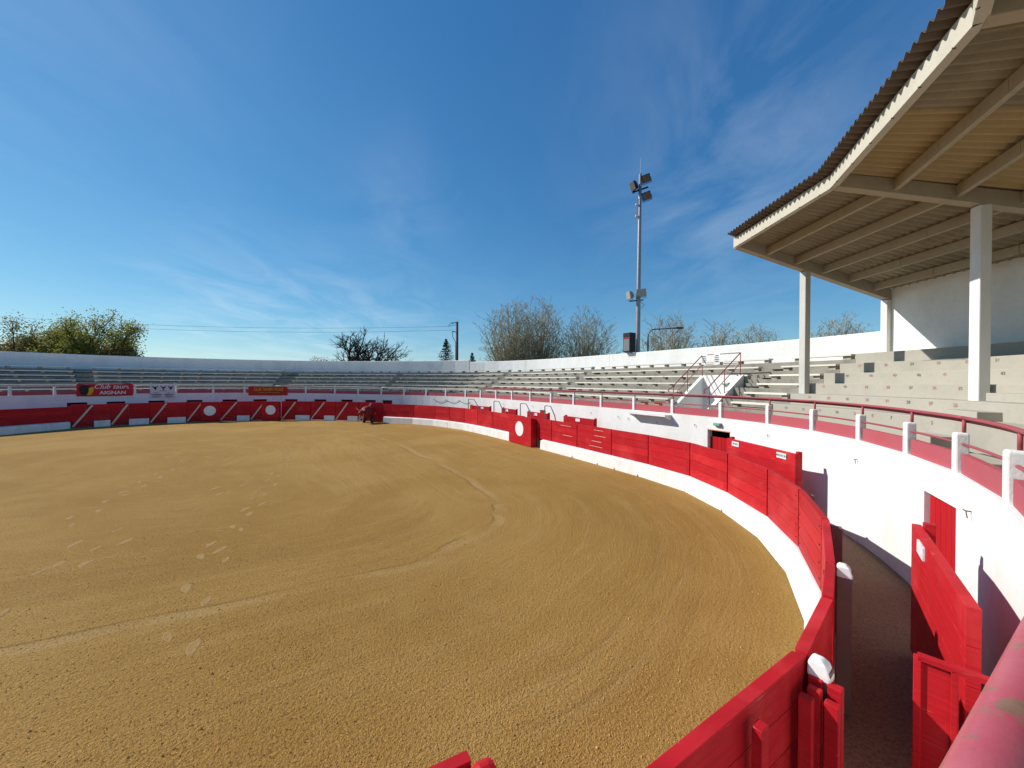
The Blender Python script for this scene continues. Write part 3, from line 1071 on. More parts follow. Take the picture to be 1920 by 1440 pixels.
# wall lamps
def walllamp(pos, t_, n, label):
    lp = thing('emergency_lamp', pos, label, 'lamp', 'green emergency lamps')
    c = Vector(pos)
    MB().box(c - V3(n, 0) * .05, V3(t_, 0), V3(n, 0), (0, 0, 1), .15, .05, .055).build('housing', 'greyhousing', lp, bevel=.015)
    MB().box(c - V3(n, 0) * .115, V3(t_, 0), V3(n, 0), (0, 0, 1), .14, .018, .045).build('lens', 'lampgreen', lp, bevel=.012)


t_, n = TN(47.1)
walllamp(V3(W(47.12, 2.1), 2.06), t_, n, 'green emergency lamp above the half open red door')

# ================================================================ grandstand tiers
STAND = thing('grandstand', V3(W(60, 3.3), 0), 'stepped concrete grandstand rising behind the white stand wall', 'grandstand')
ZT = [2.87, 3.23, 3.59, 3.95, 4.31, 4.70]
RT = [3.3 + .75 * k for k in range(6)]
COV = (27.0, 46.3)
OPEN0 = 46.3
# walkway floor
strip(srange(27, 110, .8), lambda s: [(2.342, 1.9), (2.342, wz(s) - .32), (3.3, wz(s) - .32), (3.3, 1.9)]).build('walkway', 'concrete', STAND)


def tier(k, a, b_, drop, mat, lift=0.0):
    zt = ZT[k] - drop
    zb = (ZT[k - 1] - drop - .06) if k else 1.6
    r1 = RT[k] + .75 if k < 5 else 8.5
    if k < 5:
        r1 += .06
    return strip(srange(a, b_, .7), [(RT[k], zb), (RT[k], zt), (r1, zt), (r1, zb)]).build('tier', mat, STAND, bevel=0.012 if b_ < 50 else 0)


DROP = 0.20
for k in range(6):
    tier(k, COV[0], COV[1], 0.0, 'coverconcrete')
    if k < 3:
        tier(k, OPEN0 + .002, 48.2, DROP, 'concrete')
        tier(k, 50.0, 109, DROP, 'concrete')
    else:
        tier(k, OPEN0 + .002, 109, DROP, 'concrete')
AISLES = [(47.5, 48.0, 'right of the vomitory'), (58.3, 58.95, ''), (66.35, 66.95, ''), (75.75, 76.4, ''), (85.1, 86.2, ''), (96.2, 96.85, '')]
for a, b_, _ in AISLES:
    for k in range(6):
        if a < 50 and k < 3:
            continue
        # half steps
        zt = ZT[k] - DROP
        strip([a + .04, b_ - .04], [(RT[k] - .36, zt - .3), (RT[k] - .36, zt - .17), (RT[k] - .002, zt - .17), (RT[k] - .002, zt - .3)]).build('aisle_step', 'concrete', STAND)
SECT = [(46.35, 47.45, 'in the short block beside the canopy'), (48.05, 58.25, 'in the block left of the railed stairwell'), (59.0, 66.3, 'in the second block left of the railed stairwell'),
        (67.0, 75.7, 'in the block at the far bend'), (76.45, 85.05, 'in the shaded block right of the orange lettered banner'), (86.25, 96.15, 'in the shaded block behind the bull banner'), (96.9, 108.5, 'in the shaded block at the left edge')]
ORDN = ['lowest', 'second lowest', 'third lowest', 'third highest', 'second highest', 'topmost']
for a0, b0, where in SECT:
    for k in range(6):
        a, b_ = a0, b0
        if 48 < a0 < 50 and k < 3:
            a = 50.1
        z1 = ZT[k]
        z0 = ZT[k] - DROP
        bn = thing('bench', V3(W((a + b_) / 2, RT[k] + .15), z0), ORDN[k] + ' pale concrete bench row ' + where, 'bench', 'bench rows of the open stand')
        L = b_ - a
        nseg = max(1, int(round(L / 2.0)))
        for q in range(nseg):
            s0, s1 = a + L * q / nseg + .004, a + L * (q + 1) / nseg - .004
            dz = rnd.uniform(-.006, .006)
            MB().plan([W(s0, RT[k] - .05), W(s1, RT[k] - .05), W(s1, RT[k] + .30), W(s0, RT[k] + .30)], z1 - .065 + dz, z1 + dz).build('plank', 'plank', bn)
        nb = max(2, int(round(L / 1.0)) + 1)
        for q in range(nb):
            s = a + .1 + (L - .2) * q / (nb - 1)
            MB().plan([W(s - .065, RT[k] + .03), W(s + .065, RT[k] + .03), W(s + .065, RT[k] + .26), W(s - .065, RT[k] + .26)], z0 + .001, z1 - .066).build('block', 'coverconcrete', bn)

# seat numbers on the covered tiers
NUM = {1: [33, 32, 31, 30, 29, 28, 27, 26], 2: [41, 40, 39, 38, 37, 36, 35, 34], 3: [49, 48, 47, 46, 45, 44, 43, 42], 4: [26, 25, 24, 23, 22, 21, 20, 19], 0: [13, 12, 11, 10, 9, 8, 7, 6, 5]}
cache = {}
for k, lst in NUM.items():
    for q, v in enumerate(lst):
        s = 45.95 - q * .44 - (.1 if k % 2 else 0)
        key = (v, (q * 7 + k) % 3)
        col = 'seatfade' if (q * 7 + k) % 3 == 0 else 'seatred'
        if key not in cache:
            cache[key] = text_mesh(str(v), .105, .001, bold=.0015)
        t_, n = TN(s)
        place_text(cache[key], col, STAND, V3(W(s, RT[k] - .022), ZT[k] - .10), V3(-t_, 0), name='seat_number')
# the walkway blocks and steps in the covered part
for (s, r, z, hs, hr, hz) in ((42.15, 3.05, 2.0, .28, .22, .28), (40.9, 3.0, 2.0, .45, .25, .18), (39.6, 3.05, 2.0, .3, .22, .3)):
    MB().plan([W(s - hs, r - hr), W(s + hs, r - hr), W(s + hs, r + hr), W(s - hs, r + hr)], z, z + hz * 2).build('access_step', 'coverconcrete', STAND, bevel=.01)
for (s, k) in ((42.3, 0), (42.3, 1), (40.6, 2), (42.3, 2)):
    MB().plan([W(s - .3, RT[k] + .35), W(s + .3, RT[k] + .35), W(s + .3, RT[k] + .745), W(s - .3, RT[k] + .745)], ZT[k], ZT[k] + .18).build('access_step', 'coverconcrete', STAND, bevel=.01)

# ---- vomitory: stairwell through the lower tiers
VOM = thing('stairwell', V3(W(49.1, 3.4), 1.9), 'white walled stairwell with red rails cut into the open stand', 'stairwell')
VA, VB_ = 48.2, 50.0


def cheek(s0, s1, name):
    q = [W(s0, 3.28), W(s1, 3.28), W(s1, 5.5), W(s0, 5.5)]
    MB().plan(q, 1.3, (2.40, 2.40, 3.96, 3.96)).build(name, 'white', VOM)


cheek(VA - .02, VA + .16, 'side_wall')
cheek(VB_ - .16, VB_ + .02, 'side_wall')
MB().plan([W(VA + .163, 5.38), W(VB_ - .163, 5.38), W(VB_ - .163, 5.54), W(VA + .163, 5.54)], 1.3, 3.955).build('back_wall', 'white', VOM)
for k in range(4):
    MB().plan([W(VA + .165, 3.3 + k * .5), W(VB_ - .165, 3.3 + k * .5), W(VB_ - .165, 3.8 + k * .5), W(VA + .165, 3.8 + k * .5)], 1.2, 1.95 - k * .17).build('stair_step', 'concrete', VOM)
VR = thing('stair_railing', V3(W(49.1, 3.4), 2.4), 'red tube railings on both sides of the white stairwell', 'railing')
for s in (VA + .07, VB_ - .07):
    lo, hi = W(s, 3.3), W(s, 5.45)
    for dz, rr in ((.95, .022), (.5, .016)):
        pts = [V3(lo, 2.42 + dz), V3(hi, 3.97 + dz)]
        if dz > .9:
            e = W(s, 3.12)
            pts = [V3(e, 2.42 + dz - .20), V3(W(s, 3.06), 2.42 + dz - .13), V3(W(s, 3.12), 2.42 + dz - .06)] + pts
        MB().tube(pts, rr, 8).build('rail', 'railred', VR, smooth=True)
    for u in (0.05, .5, 1.0):
        p = lo.lerp(hi, u)
        zb = 2.42 + (3.97 - 2.42) * u
        MB().tube([V3(p, zb - .05), V3(p, zb + .95)], .018, 8).build('upright', 'railred', VR, smooth=True)
a_, b_ = W(VA + .07, 5.45), W(VB_ - .07, 5.45)
for dz in (.95, .5):
    MB().tube([V3(a_, 3.97 + dz), V3(b_, 3.97 + dz)], .018, 8).build('rail', 'railred', VR, smooth=True)
t_, n = TN(49.1)
walllamp(V3(W(48.75, 5.38), 3.55), t_, n, 'green emergency lamp inside the white stairwell')
for s, w_ in ((49.8, 'left'), (49.2, 'right')):
    ps = thing('notice_sheet', V3(W(s, 5.40), 4.5), 'white paper notice tied to the stair railing, the ' + w_ + ' one', 'notice', 'paper notices on the stair railing')
    t_, n = TN(s)
    sheet = MB()
    rg = []
    for z, dn in ((4.95, 0), (4.75, -.02), (4.45, .0)):
        rg.append([V3(W(s, 5.40) + t_ * a + n * (dn + b2), z) for a, b2 in ((-.15, 0), (.15, .01), (.15, .014), (-.15, .004))])
    sheet.loft(rg)
    sheet.build('paper', 'whiteprint', ps)
    for q in range(4):
        MB().box(V3(W(s, 5.372), 4.86 - q * .09), V3(t_, 0), V3(n, 0), (0, 0, 1), .10, .001, .012).build('printed_line', 'seatgrey', ps)
for s, w_ in ((50.2, 'right'), (51.0, 'left')):
    tb = thing('block_stack', V3(W(s, 2.75), 2.0), 'pair of terracotta blocks on the walkway, the ' + w_ + ' pair', 'bricks', 'terracotta block pairs on the walkway')
    t_, n = TN(s)
    for z in (2.16, 2.53):
        MB().box(V3(W(s, 2.75), z), V3(t_, 0), V3(n, 0), (0, 0, 1), .13, .12, .165).build('block', 'terracotta', tb, bevel=.01)

# ================================================================ perimeter wall
PW = thing('perimeter_wall', V3(W(60, 8.5), 0), 'tall white perimeter wall closing the back of the stand', 'wall')
cuts = [(46.25, 58.75, 5.58), (58.77, 66.5, 5.58), (66.52, 71.0, 5.58), (71.05, 84, 5.78), (84, 97, 5.80), (97, 110, 5.80)]
for a, b_, z in cuts:
    strip(srange(a, b_, 1.0), [(8.5, 3.5), (8.5, z), (8.53, z + .03), (8.75, z + .03), (8.75, -.1), (8.6, -.1)] if a < 71 else [(8.52, 3.5), (8.52, z), (8.55, z + .03), (8.77, z + .03), (8.77, -.1), (8.6, -.1)]).build('wall_section', 'white', PW)
MB().plan([W(71.0, 8.48), W(71.08, 8.48), W(71.08, 8.74), W(71.0, 8.74)], 4.4, 5.84).build('joint_pilaster', 'white', PW)
# fallen white lime patches are left to the material

# ================================================================ canopy
CAN = thing('grandstand_canopy', V3(W(42.9, 4.6), 3.2), 'concrete framed canopy with corrugated roof over the right hand stand', 'canopy')
KS = [46.27, 42.87, 39.05, 35.4]
RFS = [1.68, 1.68, 2.08, 2.2]
RF, RB = 1.68, 8.62
ZF, ZB = 8.05, 6.72
HBM = .40


def cz(r):
    return ZF + (ZB - ZF) * (r - RF) / (RB - RF)


for i, s in enumerate(KS):
    t_, n = TN(s)
    f0, b0 = W(s, RFS[i]), W(s, RB)
    d_ = (b0 - f0).normalized()
    sd2 = Vector((-d_.y, d_.x))
    w = .11
    q = [f0 - sd2 * w, f0 + sd2 * w, b0 + sd2 * w, b0 - sd2 * w]
    MB().plan(q, (ZF + .10, ZF + .10, ZB, ZB), (ZF + HBM + .02, ZF + HBM + .02, ZB + HBM, ZB + HBM)).build('radial_beam', 'beam', CAN, bevel=.012)
    pp = W(s, 4.6)
    if i < 3:
        hw = .115
        MB().plan([pp + d_ * a + sd2 * c_ for a, c_ in ((-hw, -hw), (hw, -hw), (hw, hw), (-hw, hw))], ZT[1] - .1, cz(4.6) + .06).build('pillar', 'whitepaint' if i else 'greypillar', CAN, bevel=.02)
    pb = W(s, 8.44)
    hw = .11
    MB().plan([pb + d_ * a + sd2 * c_ for a, c_ in ((-hw, -hw), (hw, -hw), (hw, hw), (-hw, hw))], 4.6, ZB + .03).build('back_column', 'white', CAN, bevel=.02)

NP = 5
for i in range(3):
    sa, sb = KS[i], KS[i + 1]
    fa, fb, ba, bb = W(sa, RFS[i]), W(sb, RFS[i + 1]), W(sa, RB), W(sb, RB)

    def cpt(u, v):
        return fa.lerp(fb, u).lerp(ba.lerp(bb, u), v)
    for k in range(1, NP + 1):
        v = k / (NP + .75)
        r = RF + (RB - RF) * v
        a, c_ = cpt(0.012, v), cpt(.988, v)
        dd = (c_ - a).normalized()
        nn = Vector((-dd.y, dd.x))
        for q in range(3):
            a2, c2 = a.lerp(c_, q / 3 + (.002 if q else 0)), a.lerp(c_, (q + 1) / 3)
            MB().plan([a2 - nn * .05, c2 - nn * .05, c2 + nn * .05, a2 + nn * .05], cz(r) + .16, cz(r) + HBM - .0).build('purlin', 'beam', CAN)
    # fascia edge beam
    a, c_ = cpt(0, 0), cpt(1, 0)
    dd = (c_ - a).normalized()
    nn = Vector((dd.y, -dd.x))
    if nn.dot(cpt(.5, .1) - cpt(.5, 0)) > 0:
        nn = -nn
    MB().plan([a + nn * .10, c_ + nn * .10, c_ - nn * .04, a - nn * .04], ZF + .11, ZF + HBM + .02).build('fascia', 'fascia', CAN)
    for q in range(6):
        p = a.lerp(c_, (q + .5) / 6)
        MB().box(V3(p + nn * .085, ZF + .112), V3(dd, 0), V3(nn, 0), (0, 0, 1), .008, .02, .012).build('fascia_clip', 'rust', CAN)
    # corrugated sheets
    NU, NV = 4, 3
    overs = 0.05
    for iu in range(NU):
        for iv in range(-1, NV):
            u0, u1 = iu / NU, (iu + 1) / NU
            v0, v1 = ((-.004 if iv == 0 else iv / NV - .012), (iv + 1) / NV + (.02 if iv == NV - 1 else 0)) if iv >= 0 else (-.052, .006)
            nw = 40
            Ls = (cpt(u1, .5) - cpt(u0, .5)).length
            per = Ls / 6.0
            mb = MB()
            lines = []
            for vv in (v0, v1):
                row = []
                for q in range(nw + 1):
                    uu = u0 + (u1 - u0) * q / nw
                    p = cpt(uu, vv)
                    z = cz(RF + (RB - RF) * vv) + HBM + .052 + .042 * math.sin(2 * math.pi * 6 * q / nw) + (0.008 if iv % 2 else 0) + (.004 if iu % 2 else 0)
                    row.append((p, z))
                lines.append(row)
            for row_a, row_b in ((lines[0], lines[1]),):
                top_a = [V3(p, z + .008) for p, z in row_a]
                top_b = [V3(p, z + .008) for p, z in row_b]
                bot_a = [V3(p, z) for p, z in row_a]
                bot_b = [V3(p, z) for p, z in row_b]
                nn_ = nw + 1
                vs = bot_a + bot_b + top_a + top_b
                fs = []
                for q in range(nw):
                    fs.append((q, q + 1, nn_ + q + 1, nn_ + q))
                    fs.append((2 * nn_ + q, 3 * nn_ + q, 3 * nn_ + q + 1, 2 * nn_ + q + 1))
                    fs.append((q, 2 * nn_ + q, 2 * nn_ + q + 1, q + 1))
                    fs.append((nn_ + q, nn_ + q + 1, 3 * nn_ + q + 1, 3 * nn_ + q))
                fs.append((0, nn_, 3 * nn_, 2 * nn_))
                fs.append((nw, 2 * nn_ + nw, 3 * nn_ + nw, nn_ + nw))
                mb.add(vs, fs)
            yel = (i == 1 and iu == 0) or (i == 1 and iu == 1 and iv == 0)
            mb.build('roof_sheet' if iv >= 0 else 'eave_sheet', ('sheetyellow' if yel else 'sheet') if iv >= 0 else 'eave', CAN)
# rear wall under the canopy
for i in range(3):
    sa, sb = KS[i], KS[i + 1]
    a, c_ = W(sa - .02, 8.55), W(sb, 8.55)
    MB().plan([a, c_, W(sb, 8.8), W(sa - .02, 8.8)], 4.3, ZB + HBM + .06).build('rear_wall', 'white', CAN)

# ================================================================ alley screens
def alley_screen(name, s0, s1, r, h, label, sign=None, boards=5, posts=True):
    sc_ = thing('alley_screen', V3(B((s0 + s1) / 2, r), 0), label, 'screen', 'red board screens in the alley')
    pa, pb = B(s0, r), B(s1, r)
    qa, qb = B(s0, r + .09), B(s1, r + .09)
    for k in range(boards):
        z0, z1 = .08 + (h - .08) * k / boards + .002, .08 + (h - .08) * (k + 1) / boards - .002
        MB().plan([pa, pb, qb, qa], z0, z1).build('board', 'red', sc_, bevel=.004 if s1 < 47 else 0)
    d_ = (pb - pa).normalized()
    nn = Vector((d_.y, -d_.x))
    for q in ((pa.lerp(pb, .02), pa.lerp(pb, .98)) if posts else (pa.lerp(pb, .97),)):
        MB().box(V3(q + nn * .15, (h + .05) / 2), V3(d_, 0), V3(nn, 0), (0, 0, 1), .05, .055, (h + .05) / 2).build('post', 'red', sc_, bevel=.008)
    for u, txt in (sign or []):
        p = pa.lerp(pb, u)
        w = .17
        sg = MB().box(V3(p - nn * .012, h - .13), V3(d_, 0), V3(nn, 0), (0, 0, 1), w, .010, .075).build('sign', 'whiteprint', sc_)
        if txt:
            place_text(text_mesh(txt, .085, .001, bold=.002), 'seatgrey', sg, V3(p - nn * .0235, h - .13), V3(-d_, 0))
    return sc_


alley_screen('a', 43.75, 46.25, 1.35, 1.74, 'long red alley screen with two white name signs below the half open door', [(.16, 'MEDECIN'), (.84, 'MAIRIE')])
alley_screen('b', 52.9, 55.3, 1.35, 1.72, 'short red alley screen with one white sign right of the tube hoops', [(.5, '')])
alley_screen('c', 56.8, 58.9, 1.35, 1.72, 'red alley screen with white sign behind the sunlit shelter', [(.55, '')])
alley_screen('d', 60.2, 62.0, 1.35, 1.74, 'red alley screen with white sign between the tube hoops', [(.6, '')])
alley_screen('e', 63.6, 66.0, 1.35, 1.72, 'red alley screen with white sign left of the tube hoops', [(.35, '')])
nsr = alley_screen('f', 36.62, 38.9, .92, 1.75, 'near red alley screen in front of the tall red door', [(.72, '')], 5, False)

# tube hoops over the alley ladders
def hoop(s0, s1, label, thick=False):
    h_ = thing('tube_hoop', V3(B(s0, 1.1), 1.5), label, 'frame', 'tube hoops over the alley')
    a, c_ = B(s1, 1.1), B(s0, 1.1)
    m1 = a.lerp(c_, .06); m2 = a.lerp(c_, .55); m3 = a.lerp(c_, .92)
    pts = [V3(a, .1), V3(a, 2.16), V3(m1, 2.21), V3(m2, 2.21), V3(m3, 1.72), V3(c_, 1.5), V3(c_, .1)]
    MB().tube(pts, .03, 8).build('hoop', 'tube', h_, smooth=True)
    MB().tube([V3(a, 1.2), V3(c_, 1.2)], .02, 6).build('rung', 'tube', h_, smooth=True)
    if thick:
        MB().plan([B(s1 - .02, 1.05), B(s1 + .22, 1.05), B(s1 + .22, 1.1), B(s1 - .02, 1.1)], .1, 2.2).build('guard_board', 'whitepaint', h_)


hoop(64.6, 65.9, 'grey tube hoop above the fence, leftmost of the four')
hoop(61.4, 62.6, 'grey tube hoop with white guard board, second from the left', True)
hoop(58.1, 59.3, 'grey tube hoop with white guard board, third from the left', True)
hoop(55.7, 56.7, 'grey tube hoop above the fence, rightmost of the four')

# near alley gate
NG = thing('alley_gate', V3(B(36.05, .62), 0), 'red steel frame gate standing ajar at the near end of the alley', 'gate')
g0, g1, g2 = Vector((3.17, 2.98)), Vector((3.30, 2.83)), Vector((3.62, 2.50))
d_ = (g2 - g0).normalized()
nn = Vector((-d_.y, d_.x))
MB().box(V3(g0, .74), V3(d_, 0), V3(nn, 0), (0, 0, 1), .022, .03, .74).build('upright', 'red', NG, bevel=.005)
MB().box(V3(g0 + d_ * .19, .74), V3(d_, 0), V3(nn, 0), (0, 0, 1), .018, .03, .735).build('upright', 'red', NG, bevel=.005)
MB().bar(V3(g0, 1.48), V3(g2, 1.48), .06, .045).build('top_rail', 'red', NG, bevel=.005)
MB().box(V3(g0 + d_ * .1, .72), V3(d_, 0), V3(nn, 0), (0, 0, 1), .08, .008, .72).build('infill_sheet', 'red', NG)
MB().box(V3(g0 + d_ * .08 - nn * .05, .5), V3(d_, 0), V3(nn, 0), (0, 0, 1), .14, .12, .03).build('foot_plate', 'red', NG, bevel=.01)

# ================================================================ banners
def banner(s0, s1, z0, z1, mat, label, sag=.03):
    bn = thing('banner', V3(W((s0 + s1) / 2, 2.02), z0), label, 'banner')
    rg = []
    for i in range(13):
        u = i / 12
        s = s1 + (s0 - s1) * u
        dz = -sag * math.sin(math.pi * u) + .008 * math.sin(u * 23)
        dr = .012 * math.sin(u * 17)
        rg.append([V3(W(s, 2.03 + dr), z0 + dz * .4), V3(W(s, 2.00 + dr), z1 + dz), V3(W(s, 2.006 + dr), z1 + dz), V3(W(s, 2.036 + dr), z0 + dz * .4)])
    MB().loft(rg).build('cloth', mat, bn)
    for s in (s0 + .05, s1 - .05):
        MB().tube([V3(W(s, 2.0), z1 - .02), V3(W(s, 2.2), z1 + .1)], .008, 5).build('tie', 'whiteprint', bn)

    def at(u, z, dr=-.035):       # u 0..1 from the left edge as seen from the ring
        s = s1 + (s0 - s1) * u
        f = (z - z0) / (z1 - z0)
        return V3(W(s, 2.03 - .03 * f + dr), z)
    xd = V3((W(s0, 2.0) - W(s1, 2.0)).normalized(), 0)
    return bn, at, xd


def poly(bn, at, pts, mat, name, dr=-.04, th=.004):
    fr = [at(u, z, dr) for u, z in pts]
    bk = [at(u, z, dr + th) for u, z in pts]
    MB().loft([bk, fr]).build(name, mat, bn)


bn1, at, xd = banner(94.45, 97.15, 2.28, 3.26, 'bannerred', 'red banner with black and yellow bull head and white lettering')
poly(bn1, at, [(.04, 2.93), (.07, 3.10), (.13, 3.16), (.20, 3.10), (.24, 3.02), (.205, 2.95), (.20, 2.70), (.18, 2.42), (.13, 2.33), (.08, 2.42), (.05, 2.66)], 'printblack', 'bull_head')
poly(bn1, at, [(.205, 2.92), (.25, 3.0), (.29, 2.95), (.285, 2.66), (.25, 2.42), (.20, 2.36), (.17, 2.36), (.185, 2.44), (.205, 2.70)], 'yellow', 'bull_head_light_side', dr=-.046)
poly(bn1, at, [(.09, 3.19), (.16, 3.215), (.24, 3.19), (.16, 3.195)], 'horn', 'horn', dr=-.046)
place_text(text_mesh('Club taurin', .50, .002, shear=.35, bold=.004), 'whiteprint', bn1, at(.63, 3.02, -.05), xd, sx=.95)
place_text(text_mesh('AIGNAN', .36, .002, bold=.012), 'whiteprint', bn1, at(.63, 2.53, -.05), xd, sx=1.08)
bn2, at, xd = banner(92.15, 93.55, 2.05, 3.26, 'bannerwhite', 'white banner with three dark bull heads and faint lettering', .05)
for u0, c_ in ((.2, 'printblack'), (.53, 'navy'), (.83, 'printblack')):
    poly(bn2, at, [(u0 - .13, 3.10), (u0 - .05, 2.99), (u0 + .05, 2.99), (u0 + .13, 3.10), (u0 + .10, 2.98), (u0 + .045, 2.9), (u0 + .02, 2.74), (u0 - .02, 2.74), (u0 - .045, 2.9), (u0 - .10, 2.98)], c_, 'bull_head')
poly(bn2, at, [(.36, 2.71), (.45, 2.665), (.62, 2.665), (.70, 2.71), (.62, 2.63), (.45, 2.63)], 'bannerred', 'red_stroke')
for u0, a1, a2 in ((.24, 'VILLES', 'TAURINES'), (.75, 'DE', 'FRANCE')):
    place_text(text_mesh(a1, .11, .002), 'navy', bn2, at(u0, 2.50, -.05), xd)
    place_text(text_mesh(a2, .17, .002, bold=.003), 'navy', bn2, at(u0, 2.32, -.05), xd, sx=.85)
    for z in (2.17, 2.10):
        poly(bn2, at, [(u0 - .16, z), (u0 + .16, z), (u0 + .16, z + .022), (u0 - .16, z + .022)], 'navy', 'small_print')
bn3, at, xd = banner(84.35, 87.35, 2.18, 3.02, 'bannerbrown', 'brick red banner with yellow capital lettering')
place_text(text_mesh('CLUB TAURIN VICOIS', .40, .002, bold=.006), 'yellow', bn3, at(.5, 2.74, -.05), xd, sx=.66)
poly(bn3, at, [(.24, 2.43), (.80, 2.43), (.80, 2.455), (.24, 2.455)], 'horn', 'small_print')

# ================================================================ training bull cart
sC = 75.15
cp = B(sC, -.85)
CART = thing('training_bull_cart', V3(cp, 0), 'red training bull cart with pale horns parked at the far fence', 'cart')
t_, n = TN(sC)
ax = V3(t_, 0); ay = V3(n, 0)
mb = MB()
rg = []
for k in range(9):
    a = math.pi * k / 8
    yy = -.75 * math.cos(a)
    rr = .46 * (math.sin(a) ** .6) + .02
    ringp = []
    for q in range(14):
        b2 = 2 * math.pi * q / 14
        ringp.append(V3(cp, .84) + ay * (yy * .9) + ax * (rr * math.cos(b2) * .95) + Vector((0, 0, rr * math.sin(b2) * 1.05 + .12 * math.sin(a))))
    rg.append(ringp)
mb.loft(rg)
mb.build('body', 'hide', CART, smooth=True)
mb = MB()
hd = V3(cp, .98) - ay * .78
rg = []
for k, (d0, r0) in enumerate(((.1, .2), (-.08, .22), (-.28, .15), (-.38, .08))):
    rg.append([hd + ay * d0 + ax * (r0 * math.cos(2 * math.pi * q / 10)) + Vector((0, 0, r0 * math.sin(2 * math.pi * q / 10) - .25 * max(0, -d0))) for q in range(10)])
mb.loft(rg).build('head', 'hide', CART, smooth=True)
for sg in (-1, 1):
    MB().tube([hd + ax * sg * .12 + Vector((0, 0, .12)), hd + ax * sg * .34 + Vector((0, 0, .22)) - ay * .1, hd + ax * sg * .36 + Vector((0, 0, .4)) - ay * .3], [.05, .04, .012], 8).build('horn', 'horn', CART, smooth=True)
    wc = V3(cp, .29) + ax * sg * .40 + ay * .1
    mb = MB()
    mb.loft([[wc + ax * e + ay * (.29 * math.cos(2 * math.pi * q / 18)) + Vector((0, 0, .29 * math.sin(2 * math.pi * q / 18))) for q in range(18)] for e in (-.035, .035)])
    wh = mb.build('wheel', 'black', CART)
    mb = MB()
    mb.loft([[wc + ax * e + ay * (.16 * math.cos(2 * math.pi * q / 14)) + Vector((0, 0, .16 * math.sin(2 * math.pi * q / 14))) for q in range(14)] for e in (-.04, .04)])
    mb.build('hub', 'rust', wh)
    MB().tube([V3(cp, .75) + ax * sg * .25 + ay * .5, V3(cp, .8) + ax * sg * .27 + ay * 1.15, V3(cp, .95) + ax * sg * .27 + ay * 1.35], .022, 6).build('handle', 'horn', CART)
    MB().tube([hd + ax * sg * .16 - Vector((0, 0, .05)), V3(cp, .04) + ax * sg * .2 - ay * 1.0], .02, 6).build('front_leg', 'horn', CART)

# ================================================================ floodlight mast, loudspeaker, lamps
MS = 57.0
mp_ = W(MS, 9.25)
MAST = thing('floodlight_mast', V3(mp_, 0), 'tall grey steel floodlight mast behind the perimeter wall', 'mast')
ZTOP = 18.1
lean = Vector((.16, 0))
def mpt(z):
    return V3(mp_ + lean * (z / ZTOP), z)
MB().tube([mpt(z) for z in (0, 5, 10, 15, ZTOP)], [.20, .175, .145, .115, .095], 14).build('pole', 'steel', MAST, smooth=True)
MB().tube([mpt(ZTOP), mpt(ZTOP + 1.15)], [.012, .006], 5).build('lightning_rod', 'steel', MAST)


def flood(c, aim, w, h, dep, parent, glassmat='glass', hmat='black', roll=0.0):
    aim = Vector(aim).normalized()
    x = aim.cross(Vector((0, 0, 1))).normalized()
    z = x.cross(aim).normalized()
    x, z = x * math.cos(roll) + z * math.sin(roll), z * math.cos(roll) - x * math.sin(roll)
    c = Vector(c)
    rg = []
    for (d0, f_) in ((-dep, .45), (-dep * .45, .85), (0, 1.0), (.05, 1.0)):
        rg.append([c + aim * d0 + x * (w / 2 * f_ * a) + z * (h / 2 * f_ * b2) for a, b2 in ((-1, -1), (1, -1), (1, 1), (-1, 1))])
    hb = MB().loft(rg).build('floodlight', hmat, parent, bevel=.02)
    MB().box(c + aim * .056, x, z, aim, w / 2 * .86, h / 2 * .86, .008).build('glass', glassmat, hb)
    MB().tube([c + x * (w / 2 + .03), c + x * (w / 2 + .03) - aim * dep * .2 - z * h * .62, c - x * (w / 2 + .03) - aim * dep * .2 - z * h * .62, c - x * (w / 2 + .03)], .022, 6).build('bracket', hmat, hb)
    return hb


zt = ZTOP - 1.15
aimr = (-0.75, -0.55, -.38)
flood(mpt(zt + .80) + Vector((.36, -.1, 0)), (-.25, -.9, -.45), .58, .52, .32, MAST, 'darkglass', roll=-.25)
flood(mpt(zt - .40) + Vector((.42, -.1, 0)), (-.25, -.9, -.45), .58, .52, .32, MAST, 'darkglass', roll=-.25)
flood(mpt(zt + .30) + Vector((-.48, 0, 0)), (-.9, -.35, -.30), .50, .62, .34, MAST, 'darkglass', roll=-.1)
MB().bar(mpt(zt - .12) + Vector((-.5, 0, .0)), mpt(zt + .26) + Vector((.55, 0, .0)), .09, .09).build('cross_arm', 'black', MAST)
for z in (zt - .95, zt - 1.75):
    MB().box(mpt(z) + Vector((-.13, 0, 0)), (1, 0, 0), (0, 1, 0), (0, 0, 1), .16, .05, .05).build('clamp', 'whitepaint', MAST)
MB().tube([mpt(zt - 1.95) + Vector((-.2, 0, 0)), mpt(zt - .5) + Vector((-.2, 0, 0))], .03, 6).build('conduit', 'steel', MAST)
zl = 9.35
flood(mpt(zl + .42) + Vector((.08, -.32, 0)), (-.35, -.9, -.12), .62, .55, .32, MAST, 'glass', 'greyhousing')
flood(mpt(zl + .28) + Vector((-.68, -.05, 0)), (-.95, -.25, -.2), .5, .55, .34, MAST, 'glass', 'greyhousing')
MB().bar(mpt(zl - .1) + Vector((-.62, 0, 0)), mpt(zl) + Vector((.35, 0, 0)), .07, .07).build('cross_arm', 'black', MAST)
MB().tube([mpt(zl - .1) + Vector((.14, 0, 0)), mpt(zl - .35) + Vector((.42, 0, 0)), mpt(zl - .6) + Vector((.2, 0, 0))], .018, 5).build('cable_loop', 'wire', MAST)

